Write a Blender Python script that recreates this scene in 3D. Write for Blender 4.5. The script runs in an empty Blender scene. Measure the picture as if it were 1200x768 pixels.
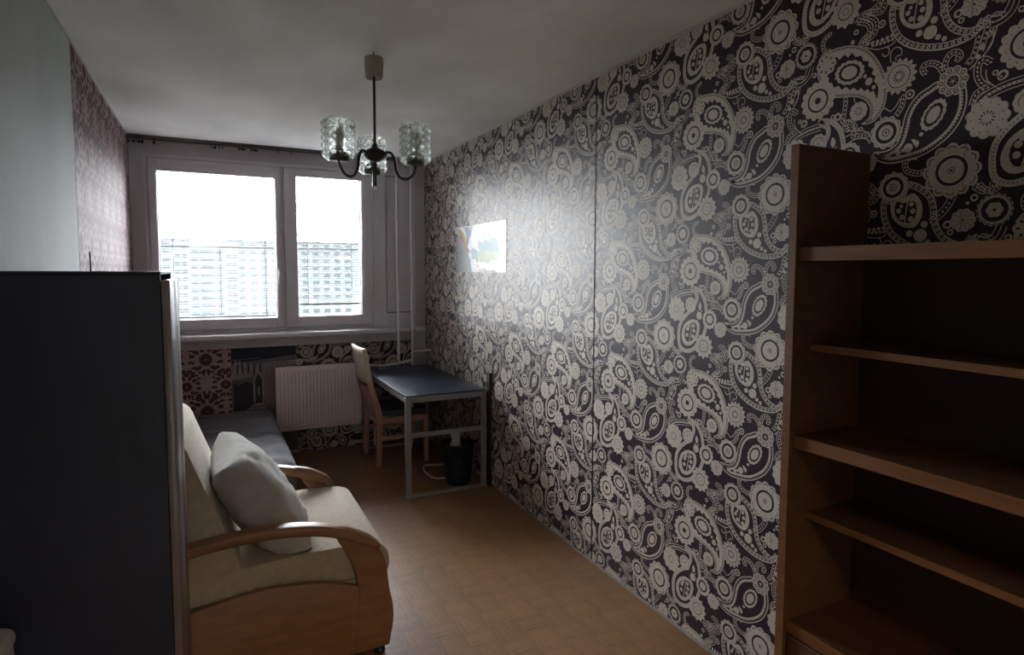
import bpy, bmesh, math, random
from mathutils import Vector, Matrix, noise
from mathutils.geometry import tessellate_polygon
R=random.Random(7)
sc=bpy.context.scene
col=sc.collection
# ------------------------------------------------------------------ camera, world, light, exposure
YAW,PIT,ROL,CH=0.4697,0.0711,0.0030,1.5543
cd=bpy.data.cameras.new('camera'); cam=bpy.data.objects.new('camera',cd); col.objects.link(cam)
Fv=Vector((math.sin(YAW)*math.cos(PIT),math.cos(YAW)*math.cos(PIT),-math.sin(PIT)))
Rv=Vector((math.cos(YAW),-math.sin(YAW),0)); Uv=Rv.cross(Fv)
R2=Rv*math.cos(ROL)+Uv*math.sin(ROL); U2=-Rv*math.sin(ROL)+Uv*math.cos(ROL)
mw=Matrix.Identity(4)
for i,a in enumerate((R2,U2,-Fv)):
    for j in range(3): mw[j][i]=a[j]
mw[0][3],mw[1][3],mw[2][3]=0,0,CH
cam.matrix_world=mw
cd.sensor_width=36; cd.sensor_fit='HORIZONTAL'; cd.lens=713.6/1200*36
cd.shift_x=-7.2/1200; cd.shift_y=-14.9/1200; cd.clip_start=.02; cd.clip_end=2000
sc.camera=cam
sc.view_settings.view_transform='Standard'; sc.view_settings.look='None'
sc.view_settings.gamma=1; sc.view_settings.use_curve_mapping=False
sc.view_settings.exposure=3.55
SKY=9.0
w=bpy.data.worlds.new('overcast_sky'); sc.world=w; w.use_nodes=True
nt=w.node_tree; nt.nodes.clear()
wo=nt.nodes.new('ShaderNodeOutputWorld'); bg=nt.nodes.new('ShaderNodeBackground')
tc=nt.nodes.new('ShaderNodeTexCoord'); sx=nt.nodes.new('ShaderNodeSeparateXYZ')
mr=nt.nodes.new('ShaderNodeMapRange'); mr.inputs[1].default_value=0; mr.inputs[2].default_value=1
mr.inputs[3].default_value=.42; mr.inputs[4].default_value=1.0      # an overcast sky is brighter overhead than at the horizon
ml=nt.nodes.new('ShaderNodeMath'); ml.operation='MULTIPLY'; ml.inputs[1].default_value=SKY
nt.links.new(tc.outputs['Generated'],sx.inputs[0]); nt.links.new(sx.outputs[2],mr.inputs[0])
nt.links.new(mr.outputs[0],ml.inputs[0]); nt.links.new(ml.outputs[0],bg.inputs[1])
bg.inputs[0].default_value=(.925,.955,1.0,1); nt.links.new(bg.outputs[0],wo.inputs[0])
def portal(x0,x1,z0,z1,y):
    l=bpy.data.lights.new('window_portal','AREA'); l.shape='RECTANGLE'; l.size=x1-x0; l.size_y=z1-z0
    l.cycles.is_portal=True
    o=bpy.data.objects.new('window_portal',l); o.location=((x0+x1)/2,y,(z0+z1)/2); o.rotation_euler=(-math.pi/2,0,0); col.objects.link(o)
portal(-.34,.51,1.16,2.33,5.60); portal(.67,1.21,1.16,2.36,5.60)
HALL_W=5.0
hl=bpy.data.lights.new('added_hall_light','AREA'); hl.energy=HALL_W; hl.size=.5; hl.color=(1,.70,.43)  # unseen lamp behind the camera, added to warm the near end of the room
ho=bpy.data.objects.new('added_hall_light',hl); ho.location=(.35,-1.9,2.4); col.objects.link(ho)

# ------------------------------------------------------------------ helpers
XR,XL,YW,H=1.7912,-.5085,5.4435,2.55
def cross2(a,b): return a[0]*b[1]-a[1]*b[0]
class MB:
    def __init__(s): s.v=[]; s.f=[]; s.m=[]; s.s=[]
    def add(s,vs,fs,m=0,sm=False):
        o=len(s.v); s.v+= [tuple(v) for v in vs]
        for f in fs: s.f.append([i+o for i in f]); s.m.append(m); s.s.append(sm)
    def box(s,x0,y0,z0,x1,y1,z1,m=0):
        x0,x1=min(x0,x1),max(x0,x1); y0,y1=min(y0,y1),max(y0,y1); z0,z1=min(z0,z1),max(z0,z1)
        s.add([(x0,y0,z0),(x1,y0,z0),(x1,y1,z0),(x0,y1,z0),(x0,y0,z1),(x1,y0,z1),(x1,y1,z1),(x0,y1,z1)],
              [(0,3,2,1),(4,5,6,7),(0,1,5,4),(1,2,6,5),(2,3,7,6),(3,0,4,7)],m)
        return s
    def prism(s,poly,a0,a1,axis='y',m=0):
        # poly: 2-D outline, extruded along an axis
        def P(q,a):
            return (q[0],a,q[1]) if axis=='y' else ((a,q[0],q[1]) if axis=='x' else (q[0],q[1],a))
        n=len(poly); area=sum(cross2(poly[i],poly[(i+1)%n]) for i in range(n))
        if (area>0)==(axis=='y'): poly=poly[::-1]
        vs=[P(q,a0) for q in poly]+[P(q,a1) for q in poly]
        fs=[tuple(range(n-1,-1,-1)),tuple(range(n,2*n))]+[(i,(i+1)%n,n+(i+1)%n,n+i) for i in range(n)]
        s.add(vs,fs,m); return s
    def tube(s,path,r,n=10,m=0,closed=False,caps=True):
        path=[Vector(p) for p in path]; k=len(path); rs=r if isinstance(r,(list,tuple)) else [r]*k
        ref=None; vs=[]
        for i in range(k):
            if closed: t=path[(i+1)%k]-path[i-1]
            else: t=path[min(i+1,k-1)]-path[max(i-1,0)]
            t.normalize()
            if ref is None:
                ref=Vector((0,0,1)) if abs(t.z)<.9 else Vector((1,0,0))
            a=(ref-t*ref.dot(t)).normalized(); b=t.cross(a); ref=a
            for j in range(n):
                q=2*math.pi*j/n; vs.append(path[i]+(a*math.cos(q)+b*math.sin(q))*rs[i])
        fs=[]
        for i in range(k if closed else k-1):
            for j in range(n):
                i2=(i+1)%k; fs.append((i*n+j,i*n+(j+1)%n,i2*n+(j+1)%n,i2*n+j))
        s.add(vs,fs,m,True)
        if caps and not closed: s.add(vs[:n],[tuple(range(n-1,-1,-1))],m); s.add(vs[-n:],[tuple(range(n))],m)
        return s
    def lathe(s,prof,c,n=24,m=0,sm=True):
        vs=[]; k=len(prof)
        for r,z in prof:
            for j in range(n): q=2*math.pi*j/n; vs.append((c[0]+r*math.cos(q),c[1]+r*math.sin(q),c[2]+z))
        fs=[(i*n+j,i*n+(j+1)%n,(i+1)*n+(j+1)%n,(i+1)*n+j) for i in range(k-1) for j in range(n)]
        s.add(vs,fs,m,sm); return s
    def ball(s,c,r,n=10,k=6,m=0,sc3=(1,1,1)):
        prof=[(math.sin(math.pi*i/k),-math.cos(math.pi*i/k)) for i in range(k+1)]
        vs=[]
        for a,z in prof:
            for j in range(n): q=2*math.pi*j/n; vs.append((c[0]+r*sc3[0]*a*math.cos(q),c[1]+r*sc3[1]*a*math.sin(q),c[2]+r*sc3[2]*z))
        s.add(vs,[(i*n+j,i*n+(j+1)%n,(i+1)*n+(j+1)%n,(i+1)*n+j) for i in range(k) for j in range(n)],m,True); return s
    def grid(s,fn,nu,nv,m=0,sm=True):
        vs=[fn(i/nu,j/nv) for j in range(nv+1) for i in range(nu+1)]; W=nu+1
        s.add(vs,[(j*W+i,j*W+i+1,(j+1)*W+i+1,(j+1)*W+i) for j in range(nv) for i in range(nu)],m,sm); return s
    def build(s,name,mats,parent=None,bevel=0,seg=2,smooth=None,weld=False):
        me=bpy.data.meshes.new(name); mats=mats if isinstance(mats,(list,tuple)) else [mats]
        vs=s.v
        if parent is not None:
            root=parent
            while root.parent is not None: root=root.parent
            inv=root.matrix_basis.inverted(); vs=[tuple(inv@Vector(v)) for v in vs]
        me.from_pydata(vs,[],s.f)
        for mt in mats: me.materials.append(mt)
        me.polygons.foreach_set('material_index',s.m); me.polygons.foreach_set('use_smooth',s.s)
        if bevel or weld:
            bm=bmesh.new(); bm.from_mesh(me)
            if weld: bmesh.ops.remove_doubles(bm,verts=bm.verts[:],dist=1e-5)
            if bevel:
                ed=[e for e in bm.edges if len(e.link_faces)==2 and e.calc_face_angle(0)>.5]
                bmesh.ops.bevel(bm,geom=ed,offset=bevel,segments=seg,profile=.5,affect='EDGES',clamp_overlap=True)
                if seg>1:
                    for f in bm.faces: f.smooth=True
                    for e in bm.edges:
                        if len(e.link_faces)==2 and e.calc_face_angle(0)>.6: e.smooth=False
            bm.to_mesh(me); bm.free()
        if smooth is not None: me.polygons.foreach_set('use_smooth',[smooth]*len(me.polygons))
        o=bpy.data.objects.new(name,me); col.objects.link(o)
        if parent is not None: o.parent=parent
        return o
def empty(name,loc,label=None,cat=None,group=None,rot=(0,0,0)):
    o=bpy.data.objects.new(name,None); col.objects.link(o); o.location=loc; o.rotation_euler=rot; o.empty_display_size=.1
    o.matrix_basis=Matrix.LocRotScale(Vector(loc),__import__('mathutils').Euler(rot),None)
    if label: tag(o,label,cat,group)
    return o
def tag(o,label,cat,group=None):
    o['label']=label; o['category']=cat
    if group: o['group']=group
    return o
def struct(o): o['kind']='structure'; return o
def spl(pts,k=4,closed=False):
    n=len(pts); out=[]
    D=len(pts[0])
    for i in range(n if closed else n-1):
        g=lambda j: pts[j%n] if closed else pts[max(0,min(n-1,j))]
        a,b,c,d=g(i-1),g(i),g(i+1),g(i+2)
        for t in range(k):
            x=t/k
            out.append(tuple(.5*((2*b[q])+(c[q]-a[q])*x+(2*a[q]-5*b[q]+4*c[q]-d[q])*x*x+(3*b[q]-a[q]-3*c[q]+d[q])*x**3) for q in range(D)))
    if not closed: out.append(tuple(pts[-1]))
    return out
# ------------------------------------------------------------------ materials
def srgb(r,g,b):
    f=lambda c:(c/255/12.92) if c/255<.04045 else ((c/255+.055)/1.055)**2.4
    return (f(r),f(g),f(b),1)
def mat(name,c,rough=.5,spec=.5,var=.08,scale=6,bump=0,bscale=60,metal=0,stretch=(1,1,1),c2=None,coat=0,sheen=0,rand=0,island=0):
    m=bpy.data.materials.new(name); m.use_nodes=True; t=m.node_tree; b=t.nodes['Principled BSDF']
    b.inputs['Roughness'].default_value=rough; b.inputs['Metallic'].default_value=metal
    b.inputs['Specular IOR Level'].default_value=spec
    if coat: b.inputs['Coat Weight'].default_value=coat
    if sheen: b.inputs['Sheen Weight'].default_value=sheen
    tc=t.nodes.new('ShaderNodeTexCoord'); mp=t.nodes.new('ShaderNodeMapping'); mp.inputs['Scale'].default_value=stretch
    t.links.new(tc.outputs['Object'],mp.inputs[0])
    nz=t.nodes.new('ShaderNodeTexNoise'); nz.inputs['Scale'].default_value=scale; nz.inputs['Detail'].default_value=6
    t.links.new(mp.outputs[0],nz.inputs['Vector'])
    mx=t.nodes.new('ShaderNodeMix'); mx.data_type='RGBA'
    if c2 is None: c2=tuple(x*(1-var*3) for x in c[:3])+(1,)
    mx.inputs[6].default_value=c2; mx.inputs[7].default_value=c
    mr=t.nodes.new('ShaderNodeMapRange'); mr.inputs[1].default_value=.3; mr.inputs[2].default_value=.7
    t.links.new(nz.outputs[0],mr.inputs[0]); t.links.new(mr.outputs[0],mx.inputs[0])
    outc=mx.outputs[2]
    if island:
        ge=t.nodes.new('ShaderNodeNewGeometry'); h2=t.nodes.new('ShaderNodeHueSaturation'); m3=t.nodes.new('ShaderNodeMapRange'); m3.inputs[3].default_value=1-island; m3.inputs[4].default_value=1+island
        t.links.new(ge.outputs['Random Per Island'],m3.inputs[0]); t.links.new(m3.outputs[0],h2.inputs['Value']); t.links.new(outc,h2.inputs['Color']); outc=h2.outputs[0]
    if rand:
        oi=t.nodes.new('ShaderNodeObjectInfo'); hv=t.nodes.new('ShaderNodeHueSaturation'); m2=t.nodes.new('ShaderNodeMapRange')
        m2.inputs[3].default_value=1-rand; m2.inputs[4].default_value=1+rand
        t.links.new(oi.outputs['Random'],m2.inputs[0]); t.links.new(m2.outputs[0],hv.inputs['Value']); t.links.new(outc,hv.inputs['Color']); outc=hv.outputs[0]
    t.links.new(outc,b.inputs['Base Color'])
    if bump:
        n2=t.nodes.new('ShaderNodeTexNoise'); n2.inputs['Scale'].default_value=bscale; n2.inputs['Detail'].default_value=4
        t.links.new(mp.outputs[0],n2.inputs['Vector'])
        bp=t.nodes.new('ShaderNodeBump'); bp.inputs['Strength'].default_value=bump; bp.inputs['Distance'].default_value=.01
        t.links.new(n2.outputs[0],bp.inputs['Height']); t.links.new(bp.outputs[0],b.inputs['Normal'])
    return m
def glass_mat(name,tint,gl=.08,rough=0.0):
    m=bpy.data.materials.new(name); m.use_nodes=True; t=m.node_tree; t.nodes.clear()
    o=t.nodes.new('ShaderNodeOutputMaterial'); mx=t.nodes.new('ShaderNodeMixShader'); tr=t.nodes.new('ShaderNodeBsdfTransparent'); g=t.nodes.new('ShaderNodeBsdfGlossy')
    fr=t.nodes.new('ShaderNodeFresnel'); fr.inputs[0].default_value=1.5
    tr.inputs[0].default_value=tint; g.inputs['Roughness'].default_value=rough
    t.links.new(fr.outputs[0],mx.inputs[0]); t.links.new(tr.outputs[0],mx.inputs[1]); t.links.new(g.outputs[0],mx.inputs[2]); t.links.new(mx.outputs[0],o.inputs[0])
    return m
M={}
M['plaster']=mat('grey_wall_plaster',(.55,.59,.60,1),.85,.3,c2=(.44,.475,.48,1),scale=2.2,stretch=(1,1,.35),bump=.15,bscale=40)
M['ceiling']=mat('stained_ceiling_paint',(.90,.89,.87,1),.9,.2,c2=(.66,.65,.63,1),scale=1.9,stretch=(1,.6,1),bump=.12,bscale=30)
M['panelwall']=mat('lilac_white_paint',(.60,.57,.61,1),.7,.3,c2=(.51,.485,.52,1),scale=3,bump=.08)
M['underpaper']=mat('dark_wall_underlayer',(.03,.025,.03,1),.8,.2)
M['paper_dark']=mat('wallpaper_dark_ground',(.029,.018,.029,1),.41,.31,var=.1,scale=8,bump=.12,bscale=25)
M['paper_light']=mat('wallpaper_cream_print',(.58,.53,.46,1),.48,.30,c2=(.48,.435,.375,1),scale=90,bump=.15,bscale=160)
M['damask_ground']=mat('damask_pink_ground',(.50,.385,.385,1),.6,.25,scale=30)
M['damask_darker']=mat('damask_wall_ground',(.34,.245,.25,1),.72,.14,scale=30,stretch=(1,1,.2))  # darker ground tone for the damask on the left wall
M['damask_dark']=mat('damask_wall_print',(.10,.042,.052,1),.72,.14,scale=30)
M['damask_print']=mat('damask_burgundy_print',(.13,.050,.066,1),.62,.25,scale=40)
M['parquet_base']=mat('parquet_bedding',(.10,.06,.035,1),.7,.2)
M['parquet']=mat('oak_parquet',(.24,.128,.056,1),.40,.4,c2=(.17,.088,.038,1),scale=5,stretch=(40,3,3),rand=.07,island=.14,bump=.06,bscale=20)
M['white_trim']=mat('off_white_trim',(.55,.53,.50,1),.6,.3)
M['skirt']=mat('grey_skirting',(.22,.20,.18,1),.6,.3)
M['pvc']=mat('white_pvc',(.70,.67,.71,1),.38,.5,var=.03,scale=4)
M['pvc_dark']=mat('window_gasket',(.06,.06,.065,1),.6,.3)
M['slat']=mat('white_blind_slat',(.42,.43,.44,1),.6,.2,var=.02)
M['cord']=mat('grey_blind_cord',(.30,.31,.33,1),.7,.2)
M['glass']=glass_mat('window_glass',(.95,.955,.955,1))
M['handle']=mat('window_handle_white',(.75,.74,.76,1),.3,.5,var=.02)
M['rad']=mat('radiator_enamel',(.78,.70,.70,1),.4,.4,var=.03,scale=5)
M['pipe']=mat('pipe_paint',(.78,.76,.78,1),.4,.5,var=.06,scale=8)
M['rail']=mat('curtain_rail_metal',(.13,.12,.11,1),.45,.5,var=.15,scale=12)
M['black']=mat('black_plastic',(.012,.012,.014,1),.5,.4)
M['blackmetal']=mat('blackened_metal',(.014,.014,.018,1),.38,.5,metal=0)
M['wardrobe']=mat('wardrobe_dark_laminate',(.015,.018,.042,1),.5,.4,var=.1,scale=20,stretch=(1,1,.2))
M['wardrobe_door']=mat('wardrobe_door_laminate',(.17,.135,.135,1),.33,.6,var=.12,scale=14,stretch=(6,6,.5))
M['shelf']=mat('brown_veneer',(.086,.038,.015,1),.5,.35,c2=(.054,.023,.009,1),scale=5,stretch=(4,1,12),bump=.05)
M['shelf_edge']=mat('orange_brown_edge',(.175,.076,.027,1),.45,.4,c2=(.115,.048,.017,1),scale=6,stretch=(4,1,20))
M['shelf_back']=mat('dark_back_board',(.036,.015,.009,1),.55,.35,c2=(.027,.011,.007,1),scale=5,stretch=(3,1,14))
M['beech']=mat('lacquered_beech',(.26,.130,.060,1),.40,.4,c2=(.19,.092,.042,1),scale=4,stretch=(2,12,10),bump=.03)
M['beech_pale']=mat('pale_birch',(.52,.45,.34,1),.45,.4,c2=(.44,.37,.27,1),scale=5,stretch=(8,8,1))
M['beech_rose']=mat('rosy_beech',(.42,.25,.17,1),.42,.4,c2=(.34,.195,.13,1),scale=5,stretch=(8,8,1))
M['chairfab']=mat('cream_upholstery',(.42,.365,.275,1),.9,.2,c2=(.35,.30,.225,1),scale=40,bump=.3,bscale=320,sheen=.2)
M['pillow']=mat('grey_beige_cotton',(.40,.385,.35,1),.92,.2,c2=(.345,.33,.30,1),scale=20,bump=.25,bscale=300,sheen=.2)
M['bedgrey']=mat('dark_grey_bedspread',(.125,.125,.135,1),.92,.2,c2=(.075,.075,.084,1),scale=6,bump=.3,bscale=60,sheen=.15)
M['bedbase']=mat('dark_bed_base',(.03,.03,.035,1),.8,.2)
M['deskmetal']=mat('grey_powder_metal',(.27,.28,.29,1),.38,.5,var=.06,metal=.25)
M['desktop']=mat('slate_blue_desktop',(.025,.042,.070,1),.38,.5,var=.12,scale=9)
M['seatgrey']=mat('grey_seat_fabric',(.075,.085,.10,1),.9,.2,bump=.2,bscale=300)
M['bin']=mat('navy_bin_plastic',(.010,.013,.022,1),.5,.4)
M['white']=mat('white_paper',(.70,.70,.70,1),.7,.3,bump=.1)
M['cablew']=mat('white_cable',(.55,.54,.52,1),.5,.4)
M['lampcup']=mat('beige_lamp_cup',(.34,.30,.25,1),.5,.4,var=.05)
M['bulb']=mat('frosted_bulb',(.55,.56,.54,1),.3,.5,var=.02)
M['hamper']=mat('pale_grey_plastic',(.42,.44,.43,1),.5,.4,var=.04)
M['lath']=mat('black_brown_board',(.022,.018,.02,1),.5,.4)
M['outer']=mat('outer_wall_render',(.40,.40,.40,1),.9,.2)
M['block']=mat('far_panel_concrete',(.031,.034,.0335,1),.9,.1,var=.04,scale=.05)
M['blockroof']=mat('far_roof_felt',(.022,.027,.028,1),.9,.1)
M['blockwin']=mat('far_window_glass',(.015,.0185,.0195,1),.9,.05,var=.05)
M['tree']=mat('far_tree_green',(.027,.030,.025,1),.95,.1,var=.08,scale=.3)
M['bark']=mat('far_tree_bark',(.02,.018,.016,1),.95,.1)
M['ground']=mat('far_grass_and_paths',(.034,.037,.033,1),.95,.1,var=.1,scale=.03)
def shade_glass():
    m=bpy.data.materials.new('pressed_clear_glass'); m.use_nodes=True; t=m.node_tree; b=t.nodes['Principled BSDF']
    b.inputs['Transmission Weight'].default_value=1; b.inputs['Roughness'].default_value=.03; b.inputs['IOR'].default_value=1.45
    nz=t.nodes.new('ShaderNodeTexNoise'); nz.inputs['Scale'].default_value=30; cr=t.nodes.new('ShaderNodeValToRGB')
    cr.color_ramp.elements[0].color=(.9,.91,.89,1); cr.color_ramp.elements[1].color=(.98,.985,.98,1)
    t.links.new(nz.outputs[0],cr.inputs[0]); t.links.new(cr.outputs[0],b.inputs['Base Color'])
    tr=t.nodes.new('ShaderNodeBsdfTransparent'); tr.inputs[0].default_value=(.94,.95,.94,1); mx=t.nodes.new('ShaderNodeMixShader'); mx.inputs[0].default_value=.42
    t.links.new(b.outputs[0],mx.inputs[1]); t.links.new(tr.outputs[0],mx.inputs[2]); t.links.new(mx.outputs[0],t.nodes['Material Output'].inputs[0])
    return m
M['shade']=shade_glass()
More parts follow.
